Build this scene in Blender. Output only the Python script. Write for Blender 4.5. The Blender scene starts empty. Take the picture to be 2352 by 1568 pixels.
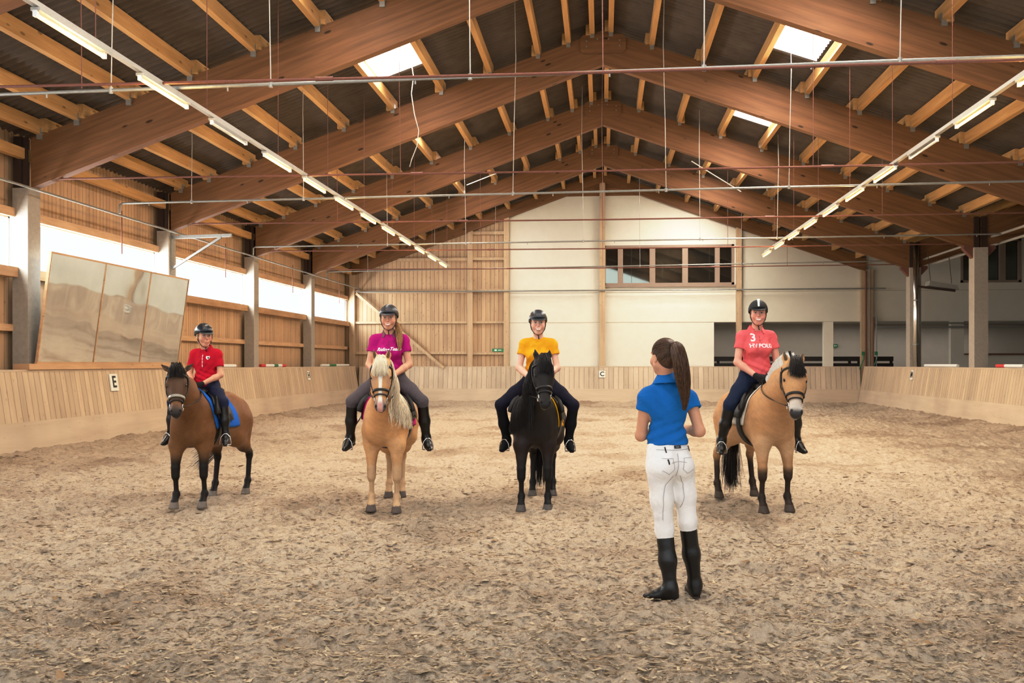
import bpy, bmesh, math, random
import numpy as np
from mathutils import Vector, Matrix
from mathutils.bvhtree import BVHTree
random.seed(7); RNG = np.random.default_rng(7)
C = bpy.context.scene.collection
PI = math.pi
# ---------------------------------------------------------------- camera model (hall axis = +Y, eye at origin, 1.6 m up)
F = 2270.0; VX, VY = 1385.0, 835.0; CH = 1.6
TH = math.atan((VX-1176.0)/F); cs, sn = math.cos(TH), math.sin(TH)
def atY(px, py, Y):
    u = (px-1176.0)/F; X = Y*(u*cs-sn)/(cs+u*sn); d = Y*cs-X*sn
    return Vector((X, Y, CH+(VY-py)*d/F))
def atX(px, py, X):
    u = (px-1176.0)/F; Y = X*(cs+u*sn)/(u*cs-sn); d = Y*cs-X*sn
    return Vector((X, Y, CH+(VY-py)*d/F))
def atD(px, py, d):
    r = (px-1176.0)/F*d
    return Vector((r*cs-d*sn, r*sn+d*cs, CH+(VY-py)*d/F))
def ground(px, py): return atD(px, py, F*CH/(py-VY))
# ---------------------------------------------------------------- objects
def link(o, parent=None):
    C.objects.link(o)
    if parent is not None: o.parent = parent
    return o
def tag(o, label=None, cat=None, group=None, kind=None):
    if label: o['label'] = label
    if cat: o['category'] = cat
    if group: o['group'] = group
    if kind: o['kind'] = kind
    return o
def empty(name, loc=(0,0,0), rz=0, label=None, cat=None, group=None):
    o = bpy.data.objects.new(name, None); o.location = loc; o.rotation_euler = (0,0,rz); o.empty_display_size = .1
    link(o); return tag(o, label, cat, group)
class MB:
    def __init__(s): s.v = []; s.f = []
    def add(s, vs, fs):
        n = len(s.v); s.v += [tuple(v) for v in vs]; s.f += [tuple(i+n for i in f) for f in fs]; return s
    def box(s, lo, hi, M=None):
        x0,y0,z0 = lo; x1,y1,z1 = hi
        vs = [Vector(p) for p in ((x0,y0,z0),(x1,y0,z0),(x1,y1,z0),(x0,y1,z0),(x0,y0,z1),(x1,y0,z1),(x1,y1,z1),(x0,y1,z1))]
        if M is not None: vs = [M @ v for v in vs]
        return s.add(vs, [(0,3,2,1),(4,5,6,7),(0,1,5,4),(1,2,6,5),(2,3,7,6),(3,0,4,7)])
    def bar(s, a, b, w, h=None, up=(0,0,1)):
        h = w if h is None else h; a = Vector(a); b = Vector(b); d = (b-a).normalized(); up = Vector(up)
        if abs(d.dot(up)) > .99: up = Vector((1,0,0))
        u = d.cross(up).normalized(); v = u.cross(d)
        vs = [p + u*(i*w/2) + v*(j*h/2) for p in (a,b) for i,j in ((-1,-1),(1,-1),(1,1),(-1,1))]
        return s.add(vs, [(0,1,2,3),(7,6,5,4),(0,4,5,1),(1,5,6,2),(2,6,7,3),(3,7,4,0)])
    def tube(s, pts, r, n=8, cap=True, flat=None):
        pts = [Vector(p) for p in pts]; m = len(pts); rs = r if isinstance(r, (list,tuple)) else [r]*m
        d0 = (pts[1]-pts[0]).normalized(); up = Vector((0,0,1)) if abs(d0.z) < .9 else Vector((1,0,0)); u = d0.cross(up).normalized()
        vs = []
        for i,p in enumerate(pts):
            d = (pts[min(i+1,m-1)]-pts[max(i-1,0)]).normalized(); u = (u-d*u.dot(d)).normalized(); v = d.cross(u)
            for k in range(n):
                a = 2*PI*k/n; vs.append(p+(u*math.cos(a)+v*math.sin(a)*(flat or 1))*rs[i])
        fs = [(i*n+k, i*n+(k+1)%n, (i+1)*n+(k+1)%n, (i+1)*n+k) for i in range(m-1) for k in range(n)]
        if cap: fs += [tuple(range(n-1,-1,-1)), tuple((m-1)*n+k for k in range(n))]
        return s.add(vs, fs)
    def prism(s, poly, y0, y1):      # polygon in xz extruded along y
        n = len(poly); vs = [(x,y0,z) for x,z in poly]+[(x,y1,z) for x,z in poly]
        fs = [tuple(range(n)), tuple(range(2*n-1,n-1,-1))]+[(i,i+n,(i+1)%n+n,(i+1)%n) for i in range(n)]
        return s.add(vs, fs)
    def build(s, name, m, parent=None, smooth=False):
        me = bpy.data.meshes.new(name); me.from_pydata(s.v, [], s.f)
        bm = bmesh.new(); bm.from_mesh(me); bmesh.ops.recalc_face_normals(bm, faces=bm.faces); bm.to_mesh(me); bm.free()
        if smooth: me.polygons.foreach_set('use_smooth', [True]*len(me.polygons))
        me.materials.append(m); return link(bpy.data.objects.new(name, me), parent)
def text_mesh(txt, size, ext=.002, font_shear=0.0):
    cu = bpy.data.curves.new('t', 'FONT'); cu.body = txt; cu.size = size; cu.extrude = ext; cu.shear = font_shear
    cu.align_x = 'CENTER'; cu.align_y = 'CENTER'; cu.resolution_u = 3; cu.offset = size*.018
    o = bpy.data.objects.new('t', cu); C.objects.link(o); bpy.context.view_layer.update()
    me = bpy.data.meshes.new_from_object(o.evaluated_get(bpy.context.evaluated_depsgraph_get()))
    vs = [v.co.copy() for v in me.vertices]; fs = [tuple(p.vertices) for p in me.polygons]
    bpy.data.objects.remove(o); bpy.data.curves.remove(cu); bpy.data.meshes.remove(me)
    return vs, fs
# ---------------------------------------------------------------- materials
class NT:
    def __init__(s, name):
        s.m = bpy.data.materials.new(name); s.m.use_nodes = True; s.t = s.m.node_tree; s.t.nodes.clear()
        s.out = s.n('ShaderNodeOutputMaterial'); s.b = s.n('ShaderNodeBsdfPrincipled'); s.l(s.b.outputs[0], s.out.inputs[0])
    def n(s, k, **kw):
        x = s.t.nodes.new(k)
        for a,v in kw.items(): setattr(x, a, v)
        return x
    def l(s, a, b): s.t.links.new(a, b)
    def coord(s, scale=(1,1,1), kind='Object'):
        c = s.n('ShaderNodeTexCoord'); m = s.n('ShaderNodeMapping'); m.inputs['Scale'].default_value = scale
        s.l(c.outputs[kind], m.inputs[0]); return m.outputs[0]
    def noise(s, vec, sc, det=4, rough=.55, dist=0):
        x = s.n('ShaderNodeTexNoise'); s.l(vec, x.inputs['Vector']); x.inputs['Scale'].default_value = sc
        x.inputs['Detail'].default_value = det; x.inputs['Roughness'].default_value = rough; x.inputs['Distortion'].default_value = dist
        return x.outputs['Fac']
    def ramp(s, fac, stops):
        r = s.n('ShaderNodeValToRGB'); s.l(fac, r.inputs[0]); e = r.color_ramp.elements
        while len(e) < len(stops): e.new(.5)
        for i,(p,c) in enumerate(stops):
            e[i].position = p; e[i].color = (c,c,c,1) if isinstance(c,(int,float)) else (*c,1)
        return r.outputs[0]
    def mix(s, a, b, fac, mode='MIX'):
        x = s.n('ShaderNodeMix', data_type='RGBA', blend_type=mode)
        for sk, v in ((0,fac),(6,a),(7,b)):
            sock = x.inputs[sk]
            if hasattr(v,'links'): s.l(v, sock)
            elif isinstance(v,(int,float)): sock.default_value = v if sk == 0 else (v,v,v,1)
            else: sock.default_value = (*v,1)
        return x.outputs[2]
    def math(s, op, a, b=0, c=0):
        x = s.n('ShaderNodeMath', operation=op)
        for i,v in enumerate((a,b,c)):
            if hasattr(v,'links'): s.l(v, x.inputs[i])
            else: x.inputs[i].default_value = v
        return x.outputs[0]
    def bump(s, h, dist=.01, st=.6):
        x = s.n('ShaderNodeBump'); s.l(h, x.inputs['Height']); x.inputs['Distance'].default_value = dist; x.inputs['Strength'].default_value = st
        s.l(x.outputs[0], s.b.inputs['Normal'])
    def set(s, col=None, rough=None, metal=None, spec=None):
        for k,v in (('Base Color',col),('Roughness',rough),('Metallic',metal),('Specular IOR Level',spec)):
            if v is None: continue
            if hasattr(v,'links'): s.l(v, s.b.inputs[k])
            elif k=='Base Color': s.b.inputs[k].default_value = (*v,1)
            else: s.b.inputs[k].default_value = v
        return s.m
def plain(name, col, rough=.6, metal=0, var=.15, sc=30, bmp=0, spec=.5):
    t = NT(name); v = t.coord(); n = t.noise(v, sc)
    c = t.mix(tuple(x*(1-var) for x in col), tuple(min(1,x*(1+var)) for x in col), n)
    if bmp: t.bump(n, bmp)
    return t.set(c, rough, metal, spec)
def wood(name, c1, c2, grain=(1,12,12), knots=.5, plank=None, seam_dark=.25, rough=.7, sc=2.0, ks=2.2):
    """grain = coordinate scale (small along the fibre); plank=(axis index, width) draws board seams"""
    t = NT(name); v = t.coord(grain); n = t.noise(v, sc, 5, .6, .6)
    raw = t.coord()
    c = t.mix(c1, c2, t.ramp(n, [(.3,0),(.7,1)]))
    big = t.noise(raw, .7, 2); c = t.mix(c, t.mix(c, .62, 1.0, 'MULTIPLY'), t.ramp(big, [(.45,0),(.8,.45)]))
    if plank:
        ax, w = plank; sp = t.n('ShaderNodeSeparateXYZ'); t.l(raw, sp.inputs[0]); a = t.math('DIVIDE', sp.outputs[ax], w)
        idx = t.math('FLOOR', a); wn = t.n('ShaderNodeTexWhiteNoise', noise_dimensions='1D'); t.l(idx, wn.inputs['W'])
        tint = t.ramp(wn.outputs['Value'], [(0,.86),(1,1.06)]); c = t.mix(c, tint, 1.0, 'MULTIPLY')
        fr = t.math('FRACT', a); e = t.math('MINIMUM', fr, t.math('SUBTRACT', 1, fr)); sm = t.ramp(e, [(0,seam_dark),(.03,seam_dark),(.08,1)])
        c = t.mix(c, sm, 1.0, 'MULTIPLY')
    if knots:
        kv = t.coord(tuple(max(.35,min(1,g/12+.3)) for g in grain)); vo = t.n('ShaderNodeTexVoronoi'); t.l(kv, vo.inputs['Vector']); vo.inputs['Scale'].default_value = ks*5
        k = t.ramp(vo.outputs['Distance'], [(0,1-knots),(.085,1-knots),(.13,1)])
        c = t.mix(c, k, 1.0, 'MULTIPLY')
    t.bump(n, .004, .4)
    return t.set(c, rough, 0, .25)
def emit(name, col, st):
    t = NT(name); t.set(col, .5); t.b.inputs['Emission Color'].default_value = (*col,1); t.b.inputs['Emission Strength'].default_value = st
    return t.m
def vcol(name, rough=.6, nsc=60, nvar=.2, bmp=.002, spec=.3, sheen=0, stretch=(1,1,1), fine=0):
    t = NT(name); a = t.n('ShaderNodeAttribute', attribute_name='Col'); v = t.coord(stretch); n = t.noise(v, nsc, 5)
    f = t.ramp(n, [(.25,1-nvar),(.75,1+nvar*.0)])
    c = t.mix(a.outputs['Color'], f, 1.0, 'MULTIPLY')
    t.bump(n, bmp); m = t.set(c, rough, 0, spec)
    if sheen: t.b.inputs['Sheen Weight'].default_value = sheen
    return m
# ---------------------------------------------------------------- implicit surfaces
def arr(v): return np.array(v, dtype=np.float32)
def RC(a, b, ra, rb, k=.03, sq=None, sub=False): return ('rc', arr(a), arr(b), ra, rb, k, sq, sub)   # tapered capsule, sq=(axis, factor)
def EL(c, r, k=.03, R=None, sub=False): return ('el', arr(c), arr(r), R, None, k, None, sub)
def CUT(p, n, k=.004): return ('cut', arr(p), arr(n)/np.linalg.norm(n), None, None, k, None, True)     # removes the side n points to
def prim_d(p, X, Y, Z):
    if p[0] == 'cut': n = p[2]; return -((X-p[1][0])*n[0]+(Y-p[1][1])*n[1]+(Z-p[1][2])*n[2])
    if p[0] == 'rc':
        _,a,b,ra,rb,k,sq,_s = p
        x,y,z = X-a[0],Y-a[1],Z-a[2]; bb = b-a; mul = 1.0
        if sq is not None:
            n = arr(sq[0]); n = n/np.linalg.norm(n); f = sq[1]; q = x*n[0]+y*n[1]+z*n[2]; g = 1/f-1
            x = x+n[0]*q*g; y = y+n[1]*q*g; z = z+n[2]*q*g; bb = bb+n*np.dot(bb,n)*g; mul = min(1,f)
        L = float(np.dot(bb,bb))+1e-9; t = np.clip((x*bb[0]+y*bb[1]+z*bb[2])/L, 0, 1)
        d = np.sqrt((x-t*bb[0])**2+(y-t*bb[1])**2+(z-t*bb[2])**2)-(ra+(rb-ra)*t)
        return d*mul
    _,c,r,R,_,k,_,_s = p
    x,y,z = X-c[0],Y-c[1],Z-c[2]
    if R is not None:
        R = np.array(R, dtype=np.float32); x,y,z = (R[0,0]*x+R[1,0]*y+R[2,0]*z, R[0,1]*x+R[1,1]*y+R[2,1]*z, R[0,2]*x+R[1,2]*y+R[2,2]*z)
    k0 = np.sqrt((x/r[0])**2+(y/r[1])**2+(z/r[2])**2)+1e-6; k1 = np.sqrt((x/r[0]**2)**2+(y/r[1]**2)**2+(z/r[2]**2)**2)+1e-6
    return k0*(k0-1)/k1
def prim_bb(p):
    if p[0] == 'rc':
        f = max(1, p[6][1] if p[6] else 1); r = max(p[3],p[4])*f
        return np.minimum(p[1],p[2])-r, np.maximum(p[1],p[2])+r
    r = p[2] if p[3] is None else np.full(3, max(p[2])); return p[1]-r, p[1]+r
QUAL = 1.0
def sdf_mesh(prims, h, inflate=0.0):
    h = h*QUAL; bbs = [prim_bb(p) for p in prims if not p[7]]
    lo = np.min([b[0] for b in bbs],0)-3*h-inflate; hi = np.max([b[1] for b in bbs],0)+3*h+inflate
    n = np.ceil((hi-lo)/h).astype(int)+1; ax = [lo[i]+h*np.arange(n[i], dtype=np.float32) for i in range(3)]
    D = np.full(n, 1.0, dtype=np.float32)
    for p in prims:
        if p[0] == 'cut': sl = tuple(slice(0,m) for m in n); k = p[5]
        else:
            b0,b1 = prim_bb(p); k = p[5]; mg = k+4*h+inflate
            i0 = np.clip(np.floor((b0-mg-lo)/h).astype(int),0,n); i1 = np.clip(np.ceil((b1+mg-lo)/h).astype(int)+1,0,n)
            if np.any(i1<=i0): continue
            sl = tuple(slice(i0[i],i1[i]) for i in range(3))
        d = prim_d(p, ax[0][sl[0]][:,None,None], ax[1][sl[1]][None,:,None], ax[2][sl[2]][None,None,:]).astype(np.float32)
        A = D[sl]
        if p[7]: d = -d; B = np.maximum(A, d); s = 1
        else: B = np.minimum(A, d); s = -1
        if k > 0: q = np.maximum(k-np.abs(A-d),0)/k; B = B+s*q*q*k*.25
        D[sl] = B
    D -= inflate
    return nets(D, lo, h)
def nets(D, lo, h):
    S = D < 0; cnt = np.zeros(np.array(S.shape)-1, dtype=np.int8); sh = S.shape
    off = [(i,j,k) for i in (0,1) for j in (0,1) for k in (0,1)]
    for i,j,k in off: cnt += S[i:sh[0]-1+i, j:sh[1]-1+j, k:sh[2]-1+k]
    I = np.argwhere((cnt>0)&(cnt<8)); idm = np.full(cnt.shape, -1, dtype=np.int32); idm[I[:,0],I[:,1],I[:,2]] = np.arange(len(I))
    vals = np.stack([D[I[:,0]+i,I[:,1]+j,I[:,2]+k] for i,j,k in off],1); offa = np.array(off, dtype=np.float32)
    acc = np.zeros((len(I),3)); c = np.zeros(len(I))
    for a in range(8):
        for b in range(a+1,8):
            if np.abs(offa[a]-offa[b]).sum() != 1: continue
            va,vb = vals[:,a],vals[:,b]; m = (va<0)!=(vb<0); t = va[m]/(va[m]-vb[m])
            acc[m] += offa[a]+(offa[b]-offa[a])*t[:,None]; c[m] += 1
    V = (I+acc/c[:,None])*h+lo; Fs = []
    for axi in range(3):
        o = [0,0,0]; o[axi] = 1
        s0 = S[:sh[0]-o[0],:sh[1]-o[1],:sh[2]-o[2]]; s1 = S[o[0]:,o[1]:,o[2]:]
        E = np.argwhere(s0!=s1); b,cx = [(1,2),(2,0),(0,1)][axi]
        E = E[(E[:,b]>0)&(E[:,cx]>0)&(E[:,b]<cnt.shape[b])&(E[:,cx]<cnt.shape[cx])]
        def g(db,dc):
            Q = E.copy(); Q[:,b] -= db; Q[:,cx] -= dc; return idm[Q[:,0],Q[:,1],Q[:,2]]
        q = np.stack([g(1,1),g(0,1),g(0,0),g(1,0)],1); fl = ~s0[E[:,0],E[:,1],E[:,2]]; q[fl] = q[fl][:,::-1]
        Fs.append(q[(q>=0).all(1)])
    return V, np.concatenate(Fs)
def relax(V, Fq, it=2, lam=.5):
    n = len(V)
    for _ in range(it):
        acc = np.zeros((n,3)); c = np.zeros(n)
        for a in range(4):
            np.add.at(acc, Fq[:,a], V[Fq[:,(a+1)%4]]+V[Fq[:,(a+3)%4]]); np.add.at(c, Fq[:,a], 2)
        V = V*(1-lam)+lam*acc/np.maximum(c,1)[:,None]
    return V
def mesh_np(name, V, Fq, m, parent=None, col=None, smooth=True):
    me = bpy.data.meshes.new(name); nv, nf = len(V), len(Fq); k = Fq.shape[1]
    me.vertices.add(nv); me.vertices.foreach_set('co', np.asarray(V,dtype=np.float32).ravel())
    me.loops.add(nf*k); me.loops.foreach_set('vertex_index', np.asarray(Fq,dtype=np.int32).ravel())
    me.polygons.add(nf); me.polygons.foreach_set('loop_start', np.arange(0,nf*k,k,dtype=np.int32)); me.polygons.foreach_set('loop_total', np.full(nf,k,dtype=np.int32))
    me.update(calc_edges=True); me.polygons.foreach_set('use_smooth', np.full(nf,smooth))
    if col is not None:
        ca = me.color_attributes.new('Col','FLOAT_COLOR','POINT'); cc = np.ones((nv,4),dtype=np.float32); cc[:,:3] = col; ca.data.foreach_set('color', cc.ravel())
    me.materials.append(m); return link(bpy.data.objects.new(name, me), parent)
def blob(name, prims, h, m, parent=None, col=None, inflate=0, it=2):
    V,Fq = sdf_mesh(prims, h, inflate); V = relax(V, Fq, it)
    if callable(col): col = col(V)
    o = mesh_np(name, V, Fq, m, parent, col); return o
def bvh_of(o):
    me = o.data; return BVHTree.FromPolygons([v.co.copy() for v in me.vertices], [tuple(p.vertices) for p in me.polygons])
def vnoise(x, y, seed=0):
    xi = np.floor(x).astype(np.int64); yi = np.floor(y).astype(np.int64); fx = x-xi; fy = y-yi; fx = fx*fx*(3-2*fx); fy = fy*fy*(3-2*fy)
    def hsh(a,b):
        q = (a*374761393+b*668265263+seed*362437) & 0x7fffffff; q = ((q^(q>>13))*1274126177) & 0x7fffffff; return (q^(q>>16))%10007/10007.0
    return (hsh(xi,yi)*(1-fx)+hsh(xi+1,yi)*fx)*(1-fy)+(hsh(xi,yi+1)*(1-fx)+hsh(xi+1,yi+1)*fx)*fy
def strands(name, paths, m, parent, r=.004, tip=.001, n=3):
    b = MB()
    for p in paths:
        k = len(p); rs = [r+(tip-r)*(i/(k-1))**2 for i in range(k)]; b.tube(p, rs, n, cap=False)
    o = b.build(name, m, parent, smooth=True); return o
# ================================================================ materials of the hall
GL = wood('glulam_spruce', (.275,.138,.062), (.165,.080,.036), grain=(.35,6,9), knots=.75, rough=.55, sc=1.6, ks=.9)
PUR = wood('purlin_spruce', (.62,.40,.18), (.47,.28,.11), grain=(9,.5,9), knots=.5, sc=1.5, ks=1.0)
POST = wood('post_timber', (.56,.43,.30), (.45,.34,.23), grain=(9,9,.5), knots=.5, sc=1.5)
RAILW = wood('rail_timber', (.62,.42,.26), (.50,.33,.19), grain=(1,1,8), knots=.4, sc=1.5)
BRD_L = wood('side_boarding', (.62,.44,.28), (.51,.34,.20), grain=(9,9,.5), knots=.5, plank=(1,.135), sc=1.5, seam_dark=.5)
BRD_B = wood('gable_boarding', (.58,.43,.29), (.47,.34,.22), grain=(9,9,.5), knots=.5, plank=(0,.17), sc=1.5, seam_dark=.5)
KB_Y = wood('kickboard_side', (.62,.50,.37), (.53,.42,.30), grain=(9,9,.5), knots=.3, plank=(1,.165), seam_dark=.62, sc=1.2)
KB_X = wood('kickboard_end', (.62,.52,.41), (.54,.445,.34), grain=(9,9,.5), knots=.3, plank=(0,.19), seam_dark=.62, sc=1.2)
KBASE = wood('kickboard_base', (.60,.50,.39), (.53,.43,.325), grain=(.5,.5,6), knots=.15, sc=1.0)
CONC = plain('column_concrete', (.38,.345,.295), .9, var=.18, sc=14, bmp=.01)
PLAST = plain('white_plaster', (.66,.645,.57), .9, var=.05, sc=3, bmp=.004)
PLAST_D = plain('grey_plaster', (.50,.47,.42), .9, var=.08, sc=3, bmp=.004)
GALV = plain('galvanised_steel', (.30,.30,.28), .5, .4, var=.2, sc=20)
RUST = plain('rust_brown_steel', (.20,.085,.06), .6, .3, var=.3, sc=50)
DARKM = plain('dark_steel', (.05,.03,.025), .6, .3)
LGREY = plain('light_grey_enamel', (.40,.38,.34), .4)
WHITEP = plain('white_enamel', (.8,.8,.78), .4)
DWOOD = plain('dark_stained_timber', (.025,.02,.018), .7)
FRMW = plain('taupe_window_timber', (.30,.23,.18), .6)
GREEN = plain('green_enamel', (.03,.22,.09), .4)
REDP = plain('red_paint', (.62,.06,.06), .5)
TUBE = emit('lit_fluorescent_tube', (1,.70,.30), 2.5)
TUBE_OFF = plain('unlit_tube', (.75,.7,.6), .3)
SKYL = emit('translucent_skylight_sheet', (1,.98,.95), 6)
t = NT('fibre_cement_sheet'); v = t.coord(); n = t.noise(v, 3, 6); c = t.mix((.065,.050,.041), (.155,.124,.100), n)
t.bump(t.noise(v, 60, 3), .004); SHEET = t.set(c, .85, 0, .2)
t = NT('dark_glazing'); t.set((.13,.15,.14), .03, .92, .5); DGLASS = t.m
t = NT('arena_mirror_glass'); v = t.coord((.6,.6,.6)); n = t.noise(v, 1.2, 2, .4); t.bump(n, .10, .12)
n2 = t.noise(t.coord((1,1,1)), 2.2, 6); t.set(t.mix((.60,.62,.62), (.80,.82,.82), n2), .035, 1.0); MIRR = t.m
# ================================================================ frames
FY = [10.8, 16.32, 21.84, 27.36, 32.88]; GY = 38.62
def zb(x): return 8.16-.3588*abs(x)          # underside of rafters
def zt(x): return 8.90-.3470*abs(x)          # top of rafters
PH = .235                                    # purlin depth
def zr(x): return zt(x)+PH+.03
ORD = ['first','second','third','fourth','fifth','sixth','seventh','eighth','ninth','tenth','eleventh','twelfth','thirteenth']
FR = ['nearest','second nearest','third','fourth','fifth']
SIDE = {-1:'window side', 1:'open aisle side'}
def along(obj, ang, org):                    # re-express a world-built mesh in a frame tilted by ang about Y so grain follows the slope
    M = Matrix.Translation(org) @ Matrix.Rotation(ang, 4, 'Y'); obj.data.transform(M.inverted()); obj.matrix_world = M
def rafter(side, y, w=.20, x1=9.82, bot=zb, top=zt):
    xs = [0, x1]; poly = [(side*.004, bot(0)), (side*x1, bot(x1)), (side*x1, top(x1)), (side*.004, top(0))]
    o = MB().prism(poly, y-w/2, y+w/2).build('glulam_rafter', GL)
    along(o, side*math.atan(.352), Vector((0, y, bot(0)))); return o
for i, y in enumerate(FY):
    for s in (-1, 1):
        o = rafter(s, y)
        tag(o, f'brown glulam rafter of the {FR[i]} roof frame, {SIDE[s]}', 'roof beam', 'glulam rafters')
    if i:
        pl = MB().prism([(-.42,8.38),(-.50,8.46),(-.50,8.74),(-.42,8.80),(.42,8.80),(.50,8.74),(.50,8.46),(.42,8.38)], y-.135, y-.103).build('ridge_plate', GL)
        tag(pl, f'octagonal wooden plate bolted over the ridge joint of the {FR[i]} frame', 'plate', 'ridge plates')
        for bx, bz in ((-.36,8.66),(-.36,8.54),(-.12,8.70),(.12,8.70),(.36,8.66),(.36,8.54)): MB().tube([(bx,y-.15,bz),(bx,y-.134,bz)], .018, 6).build('bolt_head', GALV, pl)
for s in (-1, 1):
    o = rafter(s, GY-.12, .18, 9.9, lambda x: 8.62-.356*abs(x), lambda x: 9.05-.347*abs(x))
    tag(o, f'brown rafter lying against the gable wall, {SIDE[s]}', 'roof beam', 'glulam rafters')
# valley rafters rising over the open aisle
for i in (2,3,4):
    y = FY[i]; bt = lambda x: 4.66+.34*(abs(x)-9.9)
    o = MB().prism([(9.98,4.66),(17.8,7.3),(17.8,8.1),(9.98,5.5)], y-.1, y+.1).build('aisle_rafter', GL); along(o, -math.atan(.338), Vector((9.98,y,4.66)))
    tag(o, f'brown rafter rising from the {FR[i]} frame over the open side aisle', 'roof beam', 'aisle rafters')
# ---------------------------------------------------------------- columns
for i, y in enumerate(FY[:5]):
    o = empty('concrete_column', (-9.97, y, 0), 0, f'square concrete column by the window wall under the {FR[i]} roof frame', 'column', 'window side columns')
    b = MB().box((-.14,-.19,0),(.14,.19,4.62)); b.build('shaft', CONC, o)
    b = MB().box((-.16,-.13,4.62),(-.02,.13,5.52)).box((.02,-.135,4.60),(.10,-.105,5.5)).box((.02,.105,4.60),(.10,.135,5.5)); b.build('steel_shoe', DARKM, o)
for i in (1,2,3,4):
    y = FY[i]; o = empty('concrete_column', (9.96, y, 0), 0, f'thick square concrete column on the open aisle side under the {FR[i]} roof frame', 'column', 'aisle side columns')
    MB().box((-.175,-.20,0),(.175,.20,4.68)).build('shaft', CONC, o)
    b = MB().box((-.16,-.16,4.68),(-.04,.16,5.5)).box((.04,-.16,4.68),(.16,.16,5.5)); b.build('steel_shoe', DARKM, o)
    for s in (-1,1):
        br = MB().prism([(s*.175,4.40),(s*.42,4.66),(s*.40,4.74),(s*.175,4.74)], -.1, .1); br.build('bracket', RUST, o)
# ---------------------------------------------------------------- purlins
PX = {-1:[9.62,8.95,8.02,6.94,5.83,4.72,3.62,2.54,1.47,.80,.28], 1:[.13,1.02,2.12,3.22,4.32,5.42,6.52,7.62,8.72,9.6]}
for s in (-1,1):
    for j, x in enumerate(PX[s]):
        for i in range(5):
            y0 = FY[i]-.16; y1 = (FY[i+1] if i < 4 else GY)+.16
            off = .07*(1 if i%2 else -1) ; xx = s*x+off*.6
            m = empty('roof_purlin', (xx, (y0+y1)/2, zt(xx)), 0,
                f'{ORD[j] if s<0 else ORD[j]} yellow purlin {"from the window eave" if s<0 else "down the aisle side slope"}, bay behind {FR[i]} frame', 'purlin', 'spruce roof purlins')
            hl = (y1-y0)/2; MB().box((-.055,-hl,.0),(.055,hl,PH)).build('timber', PUR, m)
            e = hl-.30
            MB().box((-.045,e,-.09),(.045,e+.035,.02)).box((-.058,e-.06,.0),(-.052,e+.06,.1)).box((.052,e-.06,.0),(.058,e+.06,.1)).build('hanger_bracket', GALV, m)
# aisle purlins (beyond the columns)
for j, x in enumerate((10.6, 11.7, 12.8, 13.9, 15.0)):
    for i in (2,3,4):
        y0 = FY[i]; y1 = FY[i+1] if i < 4 else GY
        o = MB().box((x-.055,y0,5.5+.338*(x-9.98)),(x+.055,y1,5.5+.338*(x-9.98)+PH)).build('aisle_purlin', PUR)
        tag(o, f'{ORD[j]} purlin out from the columns over the side aisle, bay behind the {FR[i]} frame', 'purlin', 'aisle purlins')
# eave timbers along the window wall
for z, x, nm, lb in ((5.22,-9.98,'wall_plate','timber wall plate running along the top of the window wall boarding'),):
    o = MB().box((x-.06,4,z-.09),(x+.06,GY-.2,z+.09)).build(nm, PUR); tag(o, lb, 'timber')
# ---------------------------------------------------------------- corrugated roof with translucent strips
SKX = {-1:(3.68,4.66), 1:(3.28,4.26)}; SKY = {s:[(y+1.05,y+(3.35 if s<0 and i>2 else 4.05)) for i,y in enumerate([5.3]+FY)] for s in (-1,1)}
def sheet(name, side, xs, ys, skyl=False, zf=zr, amp=.030):
    per = .177; b_v = []; b_f = []
    ny = int((ys[1]-ys[0])/(per/6))+1; Y = np.linspace(ys[0], ys[1], ny+1)
    for x in xs:
        z = zf(x); w = amp*np.cos(2*PI*Y/per); b_v.append(np.stack([np.full_like(Y, side*x), Y, z+w], 1))
    V = np.concatenate(b_v); n1 = ny+1; fs = []
    for r in range(len(xs)-1):
        i = np.arange(ny)+r*n1; q = np.stack([i,i+1,i+1+n1,i+n1],1)
        if not skyl and name.startswith('ceiling') and abs(xs[r]-SKX[side][0])<1e-6:
            yc = (Y[:-1]+Y[1:])/2; keep = np.ones(ny,bool)
            for a,c in SKY[side]: keep &= ~((yc>a)&(yc<c))
            q = q[keep]
        fs.append(q)
    return mesh_np(name, V, np.concatenate(fs), SKYL if skyl else SHEET)
for s in (-1,1):
    a,c = SKX[s]; o = sheet('ceiling_left' if s<0 else 'ceiling_right', s, [0,a,c,10.35 if s<0 else 9.98], (3.0, GY+.1)); o['kind'] = 'structure'
    for k,(y0,y1) in enumerate(SKY[s]):
        if k==0 or y1 > GY: y1 = min(y1, GY)
        o = sheet('skylight_sheet', s, [a,c], (y0,y1), True)
        tag(o, f'white translucent roof light sheet {"on the window side slope" if s<0 else "on the aisle side slope"}, bay {ORD[k]} from the camera', 'skylight', 'translucent roof lights')
o = sheet('ceiling_aisle', 1, [9.98,18.0], (3.0,GY+.1), False, lambda x: 5.5+PH+.03+.338*(x-9.98)); o['kind'] = 'structure'
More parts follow.
